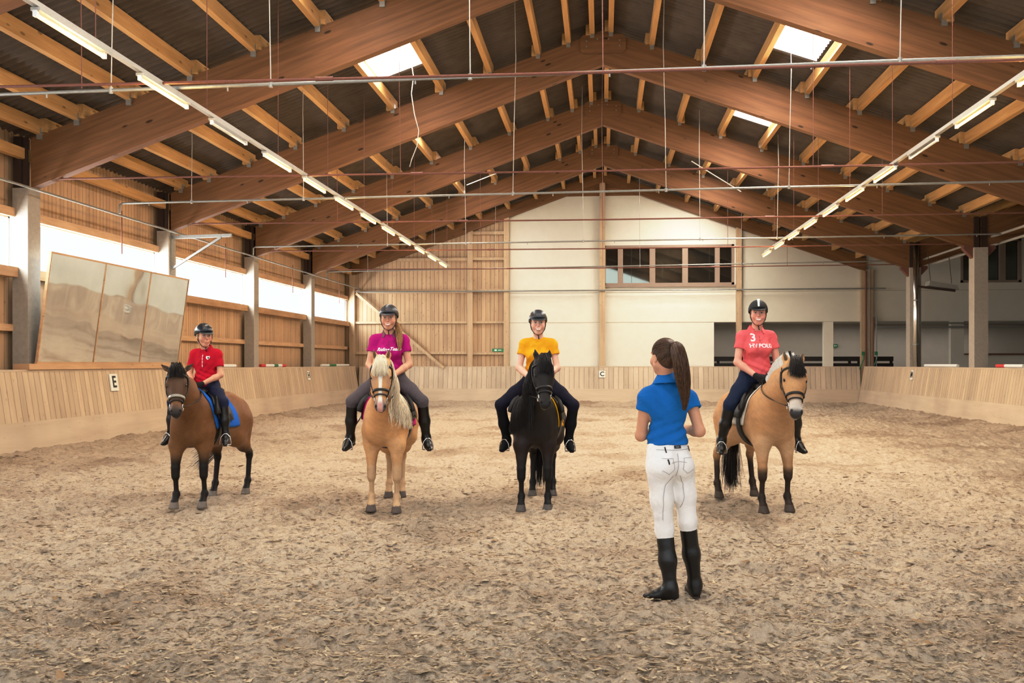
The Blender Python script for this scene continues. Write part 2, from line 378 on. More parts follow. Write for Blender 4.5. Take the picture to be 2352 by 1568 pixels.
# ---------------------------------------------------------------- side wall with open window band
def struct(name, mb, m): o = mb.build(name, m); o['kind'] = 'structure'; return o
WX = -10.22; Y0 = 2.6
struct('wall_left_upper', MB().box((WX-.05,Y0,4.16),(WX,GY,5.75)), BRD_L)
struct('wall_left_lower', MB().box((WX-.05,Y0,0),(WX,GY,3.14)), BRD_L)
colY = [5.3]+FY+[GY]
for i in range(6):
    y0 = colY[i]+.19; y1 = colY[i+1]-.19; y1 = y1 if i < 5 else GY-.05
    for nm, z, h, w, lb in (('window_header',4.20,.15,.16,'timber header above the open window band'), ('window_sill_rail',3.17,.17,.22,'timber sill rail below the open window band'),
                            ('wall_rail',2.22,.12,.13,'lower horizontal rail on the side boarding')):
        o = MB().box((WX,y0,z-h/2),(WX+w,y1,z+h/2)).build(nm, RAILW)
        tag(o, f'{lb}, {"bay before the nearest column" if i==0 else "bay behind the "+FR[i-1]+" frame"}', 'timber rail', nm.replace('_',' ')+'s')
    f = MB()
    for z0,z1 in ((4.10,4.125),(3.255,3.28)): f.box((WX+.02,y0,z0),(WX+.06,y1,z1))
    f.box((WX+.02,y0,3.255),(WX+.06,y0+.04,4.125)).box((WX+.02,y1-.04,3.255),(WX+.06,y1,4.125))
    o = struct(f'window_{i+1}', f, WHITEP)
# ---------------------------------------------------------------- gable wall
def gx(px): return atY(px, VY, GY).x
XL, XR = -10.25, 18.0
xa = gx(1162)
struct('wall_back_timber', MB().prism([(XL,0),(xa,0),(xa,9.24-.347*abs(xa)),(XL,5.70)], GY, GY+.06), BRD_B)
ox = [gx(1640), gx(1892), gx(1914), gx(2184), gx(2214), XR]; oz = CH+96*38.1/F
wx0,wx1 = gx(1386), gx(1686); wz0,wz1 = CH+180*38.3/F, CH+272*38.3/F
rx0,rx1 = gx(2206), gx(2345); rz0,rz1 = CH+185*37.4/F, CH+285*37.4/F
w = MB()
top = lambda x: 9.24-.347*abs(x) if abs(x) <= 10 else 5.6+.338*(x-10)
def wseg(x0,x1,z0,z1=None):
    n = max(1,int(abs(x1-x0)/2)); 
    if x0 < 0 < x1: wseg(x0,0,z0,z1); wseg(0,x1,z0,z1); return
    w.prism([(x0,z0),(x1,z0),(x1,z1 if z1 else top(x1)),(x0,z1 if z1 else top(x0))], GY, GY+.25)
wseg(xa, wx0, 0); wseg(wx0, wx1, wz1); wseg(wx0, ox[0], 0, wz0); wseg(ox[0], wx1, oz, wz0); wseg(wx1, 10.0, oz); wseg(10.0, rx0, oz); wseg(rx0, rx1, oz, rz0); wseg(rx0, rx1, rz1); wseg(rx1, XR, oz)
wseg(ox[1], ox[2], 0, oz); wseg(ox[3], ox[4], 0, oz); wseg(ox[4], XR, 0, 1.95)
struct('wall_back', w, PLAST)
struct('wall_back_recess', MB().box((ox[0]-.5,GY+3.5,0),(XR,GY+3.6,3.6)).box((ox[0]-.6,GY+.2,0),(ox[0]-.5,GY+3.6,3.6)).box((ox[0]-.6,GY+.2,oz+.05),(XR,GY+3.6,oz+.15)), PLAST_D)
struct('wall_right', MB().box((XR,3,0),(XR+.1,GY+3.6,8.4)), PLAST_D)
struct('trim_peak', MB().prism([(gx(1292),8.12),(gx(1500),8.12),(gx(1380),8.75)], GY-.03, GY-.005), GL)
# wall joints as thin grooves
for k,(x0,x1,yy) in enumerate(((xa,XR,667),(xa,10,740),(xa,XR,671))):
    if k == 0: continue
    z = CH+(VY-yy)*38.4/F; struct(f'trim_{k}', MB().box((x0,GY-.008,z-.012),(x1,GY+.001,z+.012)), plain(f'joint_{k}', (.5,.46,.38), .9))
# gable posts and rails
for px0,px1,lab in ((805,817,'in the corner beside the last side window'),(1075,1087,'between the two fields of gable boarding'),(1158,1170,'where boarding meets white wall'),(1377,1390,'under the ridge beside the window'),(1690,1702,'right of the window band'),(1975,2003,'where the hall wall meets the side aisle')):
    x0,x1 = gx(px0), gx(px1); z1 = 8.7-.356*abs((x0+x1)/2)
    if px0 in (1690,1975): zb0 = 0
    o = MB().box((x0,GY-.2,0),(x1,GY-.005,z1)).build('gable_post', POST); tag(o, f'squared timber post on the gable wall {lab}', 'post', 'gable posts')
def zy(yy): return CH+(VY-yy)*38.6/F
for px0,px1,ya,yb,lab in ((817,1075,664,671,'at mid height left of the double posts'),(817,1075,737,742,'at window sill height left of the double posts'),(817,1075,807,813,'low on the boarding left of the double posts'),
      (915,1075,590,597,'high on the boarding left of the double posts'),(1087,1158,530,537,'uppermost between the double posts'),(1087,1158,590,596,'second down between the double posts'),
      (1087,1158,663,669,'third down between the double posts'),(1087,1158,737,742,'fourth down between the double posts'),(1087,1158,808,814,'lowest between the double posts')):
    o = MB().box((gx(px0),GY-.12,zy(yb)),(gx(px1),GY-.005,zy(ya))).build('gable_rail', POST); tag(o, f'horizontal timber rail {lab}', 'timber rail', 'gable rails')
o = MB().bar((gx(822),GY-.22,zy(672)), (gx(1022),GY-.22,zy(845)), .1, .17, up=(0,1,0)).build('diagonal_brace', POST); tag(o, 'pale diagonal timber brace across the gable boarding in the corner', 'brace')
# viewing window
def bigwindow(name, x0,x1,z0,z1, bars, lab):
    wn = empty(name, (0,0,0)); wn['kind'] = 'structure'
    MB().box((x0,GY+.10,z0),(x1,GY+.12,z1)).build('pane', DGLASS, wn)
    f = MB(); t_ = .09
    f.box((x0,GY-.03,z0),(x1,GY+.14,z0+t_)).box((x0,GY-.03,z1-t_),(x1,GY+.14,z1)).box((x0,GY-.03,z0),(x0+t_,GY+.14,z1)).box((x1-t_,GY-.03,z0),(x1,GY+.14,z1))
    for a,b in bars: f.box((a,GY-.035,z0+.004),(b,GY+.138,z1-.004))
    f.build('window_frame', FRMW, wn); return wn
bigwindow('window_7', wx0,wx1,wz0,wz1, [(gx(a),gx(b)) for a,b in ((1419,1431),(1492,1505),(1567,1580),(1642,1653))], '')
bigwindow('window_8', rx0,rx1,rz0,rz1, [(gx(a),gx(b)) for a,b in ((2296,2309),)], '')
o = MB().box((wx0-.1,GY-.08,wz0-.07),(wx1+.1,GY,wz0)).build('trim_window_sill', FRMW); o['kind']='structure'
# tribune benches inside the recess, ledge, exit signs
for k,(a,b) in enumerate(((1640,1985),(1985,2070))):
    o = empty('spectator_bench', ((gx(a)+gx(b))/2, GY+1.2, 0), 0, ['long dark timber bench in the recess behind the pink rider','short dark timber bench in the recess beside the gable post'][k], 'bench')
    hw = (gx(b)-gx(a))/2; MB().box((-hw,-.2,1.42),(hw,-.15,1.62)).box((-hw,-.2,1.70),(hw,-.15,1.88)).build('backrest', DWOOD, o); MB().box((-hw,-.6,1.2),(hw,-.2,1.26)).build('seat', DWOOD, o)
    for q in (-.9,0,.9): MB().box((hw*q-.05,-.15,0),(hw*q+.05,-.08,1.88)).build('leg', DWOOD, o)
def signbox(px,py,w,h,lab,nm='exit_sign'):
    p = atY(px,py,GY-.14); o = empty(nm, p, 0, lab, 'sign'); MB().box((-w/2,-.02,-h/2),(w/2,.02,h/2)).build('panel', GREEN, o)
    MB().box((-w*.3,-.024,-h*.25),(-w*.1,-.02,h*.25)).bar((0,-.023,0),(w*.3,-.023,0),.004,h*.2).build('pictogram', WHITEP, o); return o
signbox(1144,804,.46,.12,'green emergency exit sign on the gable boarding beside the double posts')
signbox(1969,790,.18,.14,'small green exit sign in the recess beside the gable post').location.y = GY+3.4
# lintel strip and counter at far right
struct('trim_3', MB().box((ox[4],GY-.12,1.93),(XR,GY+.3,1.99)), plain('ledge_brown', (.16,.08,.05), .6))
# ---------------------------------------------------------------- kickboards
def kick(name, pts_bot, pts_mid, pts_top, base_m, board_m, capdir):
    k = empty(name, (0,0,0)); return k
def slab(b, a0, a1, b0, b1, th):      # quad a0-a1 (lower edge), b0-b1 (upper edge), thickness vector th
    vs = [a0,a1,b1,b0]; b.add([Vector(v) for v in vs]+[Vector(v)+Vector(th) for v in vs], [(0,1,2,3),(7,6,5,4),(0,4,5,1),(1,5,6,2),(2,6,7,3),(3,7,4,0)])
KZ1, KZT = .63, 1.465
def kicker(name, lab, P0, P1, nrm, m):
    P0 = Vector(P0); P1 = Vector(P1); n = Vector(nrm)
    k = empty(name, ((P0+P1)/2), 0, lab, 'kickboard', 'arena kickboards'); c = (P0+P1)/2; up = Vector((0,0,1)); A,B = P0-c, P1-c
    b = MB(); slab(b, A, B, A+n*.10+up*KZ1, B+n*.10+up*KZ1, n*.08); b.build('base_panel', KBASE, k)
    b = MB(); slab(b, A+n*.105+up*KZ1, B+n*.105+up*KZ1, A+n*.24+up*KZT, B+n*.24+up*KZT, n*.03); b.build('boards', m, k)
    b = MB(); slab(b, A+n*.235+up*KZT, B+n*.235+up*KZT, A+n*.235+up*(KZT+.035), B+n*.235+up*(KZT+.035), n*.20); b.build('cap_rail', KBASE, k); return k
kicker('kickboard', 'slanted pale board fence below the side windows', (-9.47,2.6,0), (-9.47,38.15,0), (-1,0,0), KB_Y)
kicker('kickboard', 'slanted pale board fence across the far end of the arena', (-9.6,38.15,0), (9.66,38.15,0), (0,1,0), KB_X)
kicker('kickboard', 'slanted pale board fence in front of the open side aisle', (9.52,2.6,0), (9.52,38.15,0), (1,0,0), KB_Y)
BLK = plain('sign_black', (.02,.02,.02), .6); SGN = plain('sign_cream', (.75,.73,.66), .6)
def marker(ch, px, py, w, h, side, lab):
    """letter board on a kickboard; side: 'L','B','R'"""
    z = None
    if side == 'B': p = atY(px,py,38.30); p.y = 38.15+.105+(p.z-KZ1)*.162-.02; rz = 0
    elif side == 'L': p = atX(px,py,-9.60); p.x = -9.47-.105-(p.z-KZ1)*.162+.02; rz = PI/2
    else: p = atX(px,py,9.64); p.x = 9.52+.105+(p.z-KZ1)*.162-.02; rz = -PI/2
    o = empty('dressage_letter', p, rz, lab, 'sign', 'dressage letters'); o.rotation_euler = (math.radians(-9), 0, rz)
    MB().box((-w/2,-.012,-h/2),(w/2,.012,h/2)).build('letter_board', SGN, o)
    vs,fs = text_mesh(ch, h*.95, .003); MB().add([(v.x, -.015-v.z, v.y) for v in vs], fs).build('letter', BLK, o)
marker('E', 267, 878, .30, .34, 'L', 'cream letter board reading E on the side fence below the mirror')
marker('C', 1383, 859, .24, .26, 'B', 'white letter board reading C on the far end fence')
marker('H', 712, 862, .24, .30, 'L', 'faint letter board reading H on the side fence near the far corner')
marker('M', 2090, 861, .24, .30, 'R', 'faint letter board reading M on the aisle side fence')
# jumping poles lying behind the fences
def pole(px0,px1,py,side,cols,lab):
    X = -9.85 if side=='L' else 9.88
    a = atX(px0,py,X); b = atX(px1,py,X); z = KZT+.08
    o = empty('jumping_pole', (X,(a.y+b.y)/2,z), 0, lab, 'pole', 'jumping poles on the fence tops'); L = b.y-a.y
    for q,m in enumerate(cols):
        y0 = a.y+L*q/len(cols)-o.location.y; y1 = a.y+L*(q+1)/len(cols)-o.location.y
        MB().tube([(0,y0,0),(0,y1,0)], .045, 10).build('painted_band', m, o)
pole(598,655,842,'L',[REDP,WHITEP,WHITEP,GREEN,WHITEP,REDP],'red and white jumping pole on the fence top beside the fourth window')
pole(738,800,842,'L',[WHITEP,GREEN,WHITEP,WHITEP],'white and green jumping pole on the fence top near the far corner')
pole(500,540,842,'L',[WHITEP,WHITEP],'white jumping pole end on the fence top behind the red rider')
pole(2290,2352,842,'R',[REDP,WHITEP,WHITEP],'red and white jumping pole on the aisle side fence top')
pole(2125,2200,842,'R',[WHITEP],'plain pale pole on the aisle side fence top')
# ---------------------------------------------------------------- tie rods, sprinkler pipes, lamp rails
def hang(o, pts, m=RUST, r=.006):
    for p in pts:
        zt_ = zr(p[0])-.05; q = [(p[0]-o.location.x, p[1]-o.location.y, p[2]-o.location.z), (p[0]-o.location.x+random.uniform(-.03,.03), p[1]-o.location.y, (p[2]+zt_)/2-o.location.z), (p[0]-o.location.x, p[1]-o.location.y, zt_-o.location.z)]
        MB().tube(q, r, 5).build('hanger_wire', m, o)
for i, y in enumerate(FY):
    z = 4.80; o = empty('tie_rod', (0,y,z), 0, f'thin rust brown steel tie rod across the {FR[i]} roof frame', 'tie rod', 'steel tie rods'); r = .017
    MB().tube([(-9.7,0,0),(-4,0,-.02),(0,0,-.03),(4,0,-.02),(9.75,0,0)], r, 7).build('rod', RUST, o)
    for x in (-3.1, 3.6): MB().tube([(x-.1,0,-.02),(x+.1,0,-.02)], r*1.5, 8).build('coupling_sleeve', RUST, o)
    hang(o, [(x,y+.12,z-.02) for x in ((-3.4,3.4) if i%2 else (-6,0,6))])
MBp = [(11.3,[(-9.3,None),(9.5,None)])]
pipe_def = [ (11.25, atY(0,217,11.25), atY(2352,129,11.25), (255,622,1080,1617,2067)),
             (18.7, atY(275,467,18.7), atY(2352,416,18.7), (440,697,1178,1530,1812)),
             (26.2, atY(582,567,26.2), atY(2300,537,26.2), (890,1070,1340,1608,1785)),
             (33.7, atY(751,624,33.7), atY(2100,598,33.7), (845,998,1137,1470,1703)) ]
for k,(y,a,b,hp) in enumerate(pipe_def):
    if k == 0:
        dz = (b.z-a.z)/(b.x-a.x); a = Vector((-9.45,y,a.z+dz*(-9.45-a.x))); b = Vector((9.6,y,b.z+dz*(9.6-b.x)))
    o = empty('sprinkler_pipe', (0,y,(a.z+b.z)/2), 0, f'grey galvanised sprinkler pipe across the arena, {ORD[k]} from the camera', 'pipe', 'sprinkler cross pipes')
    L = Vector(o.location); pts = [a-L, b-L]
    if k: pts = [Vector((a.x,0,4.56-L.z)), Vector((a.x,0,a.z-L.z-.04)), a-L+Vector((.05,0,0)), b-L]
    MB().tube(pts, .021, 8).build('pipe', GALV, o)
    for px in hp:
        X = atY(px, 400, y).x; t_ = (X-a.x)/(b.x-a.x); z = a.z+(b.z-a.z)*t_
        zt_ = zr(X)-.05; w_ = random.uniform(-.06,.06)
        MB().tube([(X,0,z-L.z),(X+w_*.4,0,z-L.z+.35*(zt_-z)),(X+w_,0,z-L.z+.7*(zt_-z)),(X+w_*.6,0,zt_-L.z)], .007, 5).build('hanger_wire', LGREY, o)
        MB().tube([(X,0,z-L.z-.035),(X,0,z-L.z+.035)], .026, 8).build('pipe_clip', GALV, o)
    nz = np.linspace(a.x+.6, b.x-.6, 9)
    q = MB()
    for X in nz: q.tube([(X,0,a.z+(b.z-a.z)*(X-a.x)/(b.x-a.x)-L.z),(X,0,a.z+(b.z-a.z)*(X-a.x)/(b.x-a.x)-L.z-.06)], .010, 6)
    q.build('spray_nozzles', GALV, o)
o = empty('supply_pipe', (-9.6,20,4.56), 0, 'galvanised supply pipe running along the window wall', 'pipe'); MB().tube([(0,-17,0),(0,18.5,0)], .022, 8).build('pipe', GALV, o)
for y in (8,13.5,19.1,24.6,30.1,35.6): MB().tube([(-.05,y-20,-.75),(-.05,y-20,.12)], .012, 6).build('support_strap', RUST, o)
def lamp_rail(X, Z, y0, y1, d0, n, off, lab, side):
    r = empty('lamp_rail', (X,(y0+y1)/2,Z), 0, lab, 'lamp rail'); L = (y1-y0)/2
    MB().box((-.03,-L,0),(.03,L,.045)).build('channel', LGREY, r)
    yy = y0+.6
    while yy < y1:
        MB().tube([(0,yy-(y0+y1)/2,.04),(0,yy-(y0+y1)/2,zr(X)-Z-.05)], .005, 5).build('suspension_wire', RUST, r); yy += 2.76
    for k in range(n):
        d = d0+1.97*k; ya = (d+X*sn)/cs; yc = ya+.59
        t_ = empty('fluorescent_lamp', (X,yc,Z-.005), 0, f'{"unlit" if k in off else "glowing warm"} tube lamp, {ORD[k]} from the camera on the {side} rail', 'lamp', f'tube lamps on the {side} rail')
        MB().box((-.045,-.61,-.03),(.045,.61,.0)).build('housing', LGREY, t_)
        for e in (-.60,.60): MB().box((-.02,e-.02,-.085),(.02,e+.02,-.03)).build('tube_holder', WHITEP, t_)
        MB().tube([(0,-.58,-.068),(0,.58,-.068)], .019, 10).build('tube', TUBE_OFF if k in off else TUBE, t_, True)
lamp_rail(-5.0, 4.76, 6.0, 31.9, 8.76, 12, (2,), 'long pale lamp rail hung along the window side of the hall', 'window side')
lamp_rail(4.66, 4.80, 7.6, 29.1, 9.92, 10, (2,), 'long pale lamp rail hung along the aisle side of the hall', 'aisle side')
# loose cable and thin opening rods under the roof lights
o = empty('loose_cable', (0,0,0), 0, 'loose pale cable dangling under the roof light on the window side slope', 'cable')
MB().tube([atY(px,py,20.0) for px,py in ((942,130),(950,175),(945,215),(952,262),(962,300),(958,335),(946,365),(941,383))], .010, 6).build('cable', LGREY, o, True)
for nm,a,b,y,lb in (('opening_rod',(1588,370),(1702,440),27.0,'pale thin rod slanting below the roof light on the aisle side slope'),('opening_rod',(1072,520-95),(1148,395),30.5,'pale thin rod slanting under the rafters on the window side slope')):
    o = MB().tube([atY(*a,y),atY(*b,y)], .014, 6).build(nm, LGREY); tag(o, lb, 'rod')
# wall bracket on second column
a = atX(402,545,-9.75); o = empty('steel_wall_bracket', (-9.83,a.y,a.z), 0, 'grey steel triangular bracket sticking out from the third column', 'bracket')
MB().bar((0,0,0),(1.45,-.1,.02),.05,.07).build('arm', GALV, o); MB().bar((1.2,-.08,-.02),(0,0,-.72),.04,.05).build('strut', GALV, o); MB().box((-.02,-.06,-.85),(.02,.06,.1)).build('wall_plate', GALV, o)
# exhaust duct, down pipes, hoses, heater at aisle
p = atY(2103,700,32.6)
o = empty('exhaust_duct', (p.x,32.55,0), 0, 'shiny steel flue rising beside the concrete column', 'duct'); MB().tube([(0,0,1.0),(0,0,CH+270*31.7/F)], .095, 16).build('flue', plain('bright_steel',(.7,.7,.68),.25,1,.1), o, True)
for z in (2.2,3.6): MB().tube([(0,0,z),(0,0,z+.04)], .102, 16).build('clamp_band', GALV, o)
for k,(pa,ra) in enumerate(((1984,.035),(1992,.02),(2001,.03),(2008,.02))):
    X = gx(pa); o = MB().tube([(X,GY-.3,.02),(X,GY-.3,[5.1,5.2,3.35,3.4][k])], ra, 8).build('down_pipe', GALV if k%2 else RUST)
    tag(o, f'thin vertical pipe clipped to the last gable post, {ORD[k]} of four', 'pipe', 'vertical pipes at the post')
for yy,r in ((767,.03),(776,.04)):
    z = CH+(VY-(yy-30))*37.6/F-.1; o = MB().tube([(gx(2010),GY-.35,z),(XR,GY-.35,z)], r, 8).build('aisle_pipe', GALV)
    tag(o, f'{"upper thin" if r<.035 else "lower thick"} pipe along the aisle end wall above the openings', 'pipe', 'aisle wall pipes')
z = CH+168*38.3/F; o = empty('conduit_pipe', (0,GY-.24,z), 0, 'long straight conduit across the gable wall below the window', 'pipe'); MB().tube([(gx(822),0,0),(gx(2030),0,0)], .028, 8).build('pipe', GALV, o)
for k,pa in enumerate((1978,2008)):
    p = atY(pa, 822, 37.9+.7); o = empty('hose_valve', (p.x,38.75-.4,1.5), 0, f'green garden hose and valve hanging {"before" if k==0 else "beyond"} the last gable post', 'hose', 'green hoses')
    MB().tube([(0,0,.55),(.03,-.03,.3),(-.08,-.05,.05),(-.12,0,-.1)], .022, 7).build('hose', GREEN, o, True); MB().box((-.05,-.06,.42),(.05,.0,.56)).build('valve', GREEN, o)
p = atY(2130,655,30.5); o = empty('radiant_heater', p, 0, 'long slim radiant heater hung beyond the concrete column', 'heater')
MB().prism([(-.02,-.02),(.85,-.14),(.80,-.02),(.02,.12)], -.2, .2).build('reflector', GALV, o); MB().tube([(-.3,0,-.03),(.80,0,-.17)], .035, 10).build('heater_tube', DARKM, o)
for x in (.1,.7): MB().tube([(x,0,.05),(x-.1,0,1.1)], .01, 5).build('chain', DARKM, o)
# long pipes under the aisle valley
for k,(dx,dz) in enumerate(((0,0),(.25,-.16))):
    o = MB().tube([(10.25+dx,FY[4],4.95+dz),(10.3+dx,15,5.0+dz)], .035, 8).build('valley_pipe', LGREY); tag(o, f'{"upper" if k==0 else "lower"} pale pipe running along the column heads over the aisle', 'pipe', 'valley pipes')
struct('aisle_light_blocker', MB().box((10.3,19.5,0),(XR,19.7,8.3)), PLAST_D)  # unseen slab added to keep front light out of the aisle
# ---------------------------------------------------------------- arena mirror
mx0,mx1 = -9.70,-9.44
yA = atX(98,700,-9.6).y; yB = atX(418,700,-9.6).y
o = empty('arena_mirror', (0,0,0), 0, 'large three panel arena mirror leaning forward over the side fence', 'mirror')
for k in range(3):
    ya = yA+(yB-yA)*k/3+.02; yb = yA+(yB-yA)*(k+1)/3-.02
    b = MB(); slab(b, (mx0,ya,1.62),(mx0,yb,1.62),(mx1,ya,3.50),(mx1,yb,3.50),(-.02,0,.003)); b.build('mirror_panel', MIRR, o)
f = MB()
for k in range(4):
    y = yA+(yB-yA)*k/3; slab(f, (mx0+.012,y-.012,1.60),(mx0+.012,y+.012,1.60),(mx1+.012,y-.012,3.52),(mx1+.012,y+.012,3.52),(-.05,0,.005))
for z,x in ((1.60,mx0),(3.50,mx1)): slab(f, (x+.01,yA-.02,z),(x+.01,yB+.02,z),(x+.013,yA-.02,z+.03),(x+.013,yB+.02,z+.03),(-.05,0,0))
f.build('mirror_frame', RAILW, o)
MB().box((-9.95,yA-.3,1.50),(-9.66,yB+.3,1.60)).build('support_shelf', RAILW, o)
for y in (yA+1,yB-1): MB().bar((-9.9,y,3.1),(-9.62,y,3.2),.04).build('stay_bracket', GALV, o)
o.location = (0,0,0)
# ---------------------------------------------------------------- arena floor
def fheight(X, Y):
    n = (vnoise(X*3.1,Y*3.1,1)-.5)*.065+(vnoise(X*7.3+3,Y*7.3,2)-.5)*.050+(vnoise(X*17,Y*17+5,3)-.5)*.034+(vnoise(X*38,Y*38,4)-.5)*.018
    n += -np.maximum(vnoise(X*4.3+9,Y*4.3+2,5)-.72,0)*.16
    e = np.minimum(np.minimum(X+9.5, 9.55-X), 38.2-Y); n += .16*np.exp(-np.maximum(e,0)**2/.45)
    return n-.004
ys = [2.4]
while ys[-1] < 38.25: ys.append(ys[-1]+max(.016,.0035*ys[-1]))
ys = np.array(ys); xs = np.linspace(-9.56, 9.6, 900); GXm, GYm = np.meshgrid(xs, ys)
Z = fheight(GXm, GYm); V = np.stack([GXm.ravel(), GYm.ravel(), Z.ravel()],1); nx = len(xs); i = np.arange(len(ys)-1)[:,None]*nx+np.arange(nx-1)[None,:]
q = np.stack([i,i+1,i+1+nx,i+nx],-1).reshape(-1,4)
t = NT('riding_sand'); v = t.coord(); a_ = t.noise(v, .55, 4, .6, .4); b_ = t.noise(v, 14, 6, .72, .5); c_ = t.noise(t.coord((1.6,1,1)), 45, 4, .7)
col = t.mix((.185,.128,.078), (.50,.405,.305), t.ramp(b_, [(.26,0),(.50,1)]))
col = t.mix(col, (.58,.50,.405), t.ramp(c_, [(.48,0),(.70,.85)]))
col = t.mix(col, t.mix(col, (.62,.56,.50), 1.0, 'MULTIPLY'), t.ramp(a_, [(.50,0),(.68,.8)]))
t.bump(t.math('ADD', b_, t.math('MULTIPLY', c_, .5)), .03, .8); SAND = t.set(col, .95, 0, .1)
o = mesh_np('floor', V, q, SAND); o['kind'] = 'structure'
struct('floor_base', MB().box((-10.4,2.3,-.25),(XR,GY+3.6,-.12)), CONC)
struct('floor_aisle', MB().box((9.7,2.3,-.12),(XR,GY+3.6,.02)), CONC)
# loose flakes of wood chip over the sand
n = 85000; yy = np.exp(RNG.uniform(math.log(3.4), math.log(15.0), n)); xx = RNG.uniform(-.68,.50, n)*yy*1.02; xx = np.clip(xx, -9.3, 9.3); zz = fheight(xx, yy)
ang = RNG.normal(0, .9, n); ln = RNG.gamma(2.2, .0048, n)+.0055; wd = ln*RNG.uniform(.22,.5,n); tilt = RNG.normal(0,.45,n); tl2 = RNG.normal(0,.3,n)
q4 = np.array([(-1,-.55),(1.0,-.8),(.8,.7),(-.7,.9)]); Vv = np.zeros((n,4,3)); 
for k in range(4):
    a1 = q4[k,0]*ln*RNG.uniform(.7,1.2,n); b1 = q4[k,1]*wd*RNG.uniform(.6,1.3,n)
    Vv[:,k,0] = xx+a1*np.cos(ang)-b1*np.sin(ang); Vv[:,k,1] = yy+a1*np.sin(ang)+b1*np.cos(ang); Vv[:,k,2] = zz+.004+np.abs(a1*tilt)+np.abs(b1*tl2)*.7
tone = RNG.uniform(0,1,n)[:,None]; colr = np.where(tone<.82, np.array([.52,.41,.28])*(.65+.65*tone), np.array([.23,.15,.08])*(.5+tone)); colr = np.repeat(colr,4,0)
o = mesh_np('wood_chips', Vv.reshape(-1,3), np.arange(n*4).reshape(-1,4), vcol('chip_surface', .9, 80, .2, .001), None, colr, False)
tag(o, 'loose pale wood chips and fibres scattered over the riding sand', 'wood chips', None, 'stuff')
# ================================================================ figures: frames and shared builders
class Fr:
    def __init__(s, o, x, up, sc=1.0):
        s.o = np.array(o, float); x = np.array(x, float); x /= np.linalg.norm(x); up = np.array(up, float)
        y = np.cross(up, x); y /= np.linalg.norm(y); z = np.cross(x, y); s.B = np.stack([x,y,z],1); s.s = sc
    def p(s, *v): return s.o+s.B @ (np.array(v if len(v)==3 else v[0], float)*s.s)
    def d(s, *v): return s.B @ np.array(v, float)
    def RC(s, a, b, ra, rb, k=.03, sq=None, sub=False):
        return RC(s.p(*a), s.p(*b), ra*s.s, rb*s.s, k*s.s, (s.d(*sq[0]), sq[1]) if sq else None, sub)
    def EL(s, c, r, k=.03, sub=False): return EL(s.p(*c), np.array(r)*s.s, k*s.s, s.B, sub)
    def loc(s, V): return (np.asarray(V)-s.o) @ s.B / s.s
def HS(p, n, R, k=.006): return ('hs', arr(p), arr(n)/np.linalg.norm(n), R, None, k, None, True)
_pd, _pb = prim_d, prim_bb
def prim_d(p, X, Y, Z):
    if p[0] == 'hs':
        c = p[1]+p[2]*p[3]*.72; n = p[2]
        return np.maximum(-((X-p[1][0])*n[0]+(Y-p[1][1])*n[1]+(Z-p[1][2])*n[2]), np.sqrt((X-c[0])**2+(Y-c[1])**2+(Z-c[2])**2)-p[3])
    return _pd(p, X, Y, Z)
def prim_bb(p):
    if p[0] == 'hs': c = p[1]+p[2]*p[3]*.72; return c-p[3], c+p[3]
    return _pb(p)
def sm(x, a, b): t = np.clip((x-a)/(b-a), 0, 1); return t*t*(3-2*t)
def mixc(c, d, f): f = np.asarray(f)[:,None] if np.ndim(f) else f; return c*(1-f)+np.array(d)*f
def vn3(V, s, seed=0): return (vnoise(V[:,0]*s+V[:,2]*s*.7, V[:,1]*s+V[:,2]*s*1.3, seed)+vnoise(V[:,2]*s+9, V[:,0]*s*1.1-V[:,1]*s*.8, seed+5))*.5
COAT = vcol('short_coat', .55, 90, .22, .0015, .3); HOOFM = None
SKINM = vcol('skin', .55, 200, .05, .0004, .3)
CLOTH = {}
def cloth(name, col, rough=.8, sc=260, bmp=.0015, var=.12, spec=.2, folds=0):
    if name not in CLOTH:
        t = NT(name); v = t.coord(); n = t.noise(v, sc, 3); big = t.noise(v, 7, 3, .5, .8)
        c = t.mix(tuple(x*(1-var) for x in col), col, n); c = t.mix(c, tuple(x*.72 for x in col), t.ramp(big, [(.5,0),(.75,.45)]))
        h = t.math('ADD', t.math('MULTIPLY', n, .15), t.math('MULTIPLY', big, 3.0 if folds else .6)); t.bump(h, .008 if folds else .004, .7); CLOTH[name] = t.set(c, rough, 0, spec)
    return CLOTH[name]
def hair_mat(name, c1, c2):
    t = NT(name); v = t.coord((1,1,.12)); n = t.ramp(t.noise(v, 190, 3), [(.35,0),(.65,1)]); return t.set(t.mix(c1, c2, n), .45, 0, .4)
BLEATH = plain('black_leather', (.013,.011,.010), .48, 0, .2, 60, .001, .5); EYEM = plain('wet_black_eye', (.010,.006,.004), .06, 0, .1)
BRASS = plain('polished_bit_metal', (.6,.6,.58), .25, 1)
BOOTM = plain('boot_leather', (.010,.009,.008), .33, 0, .2, 25, .003, .5)
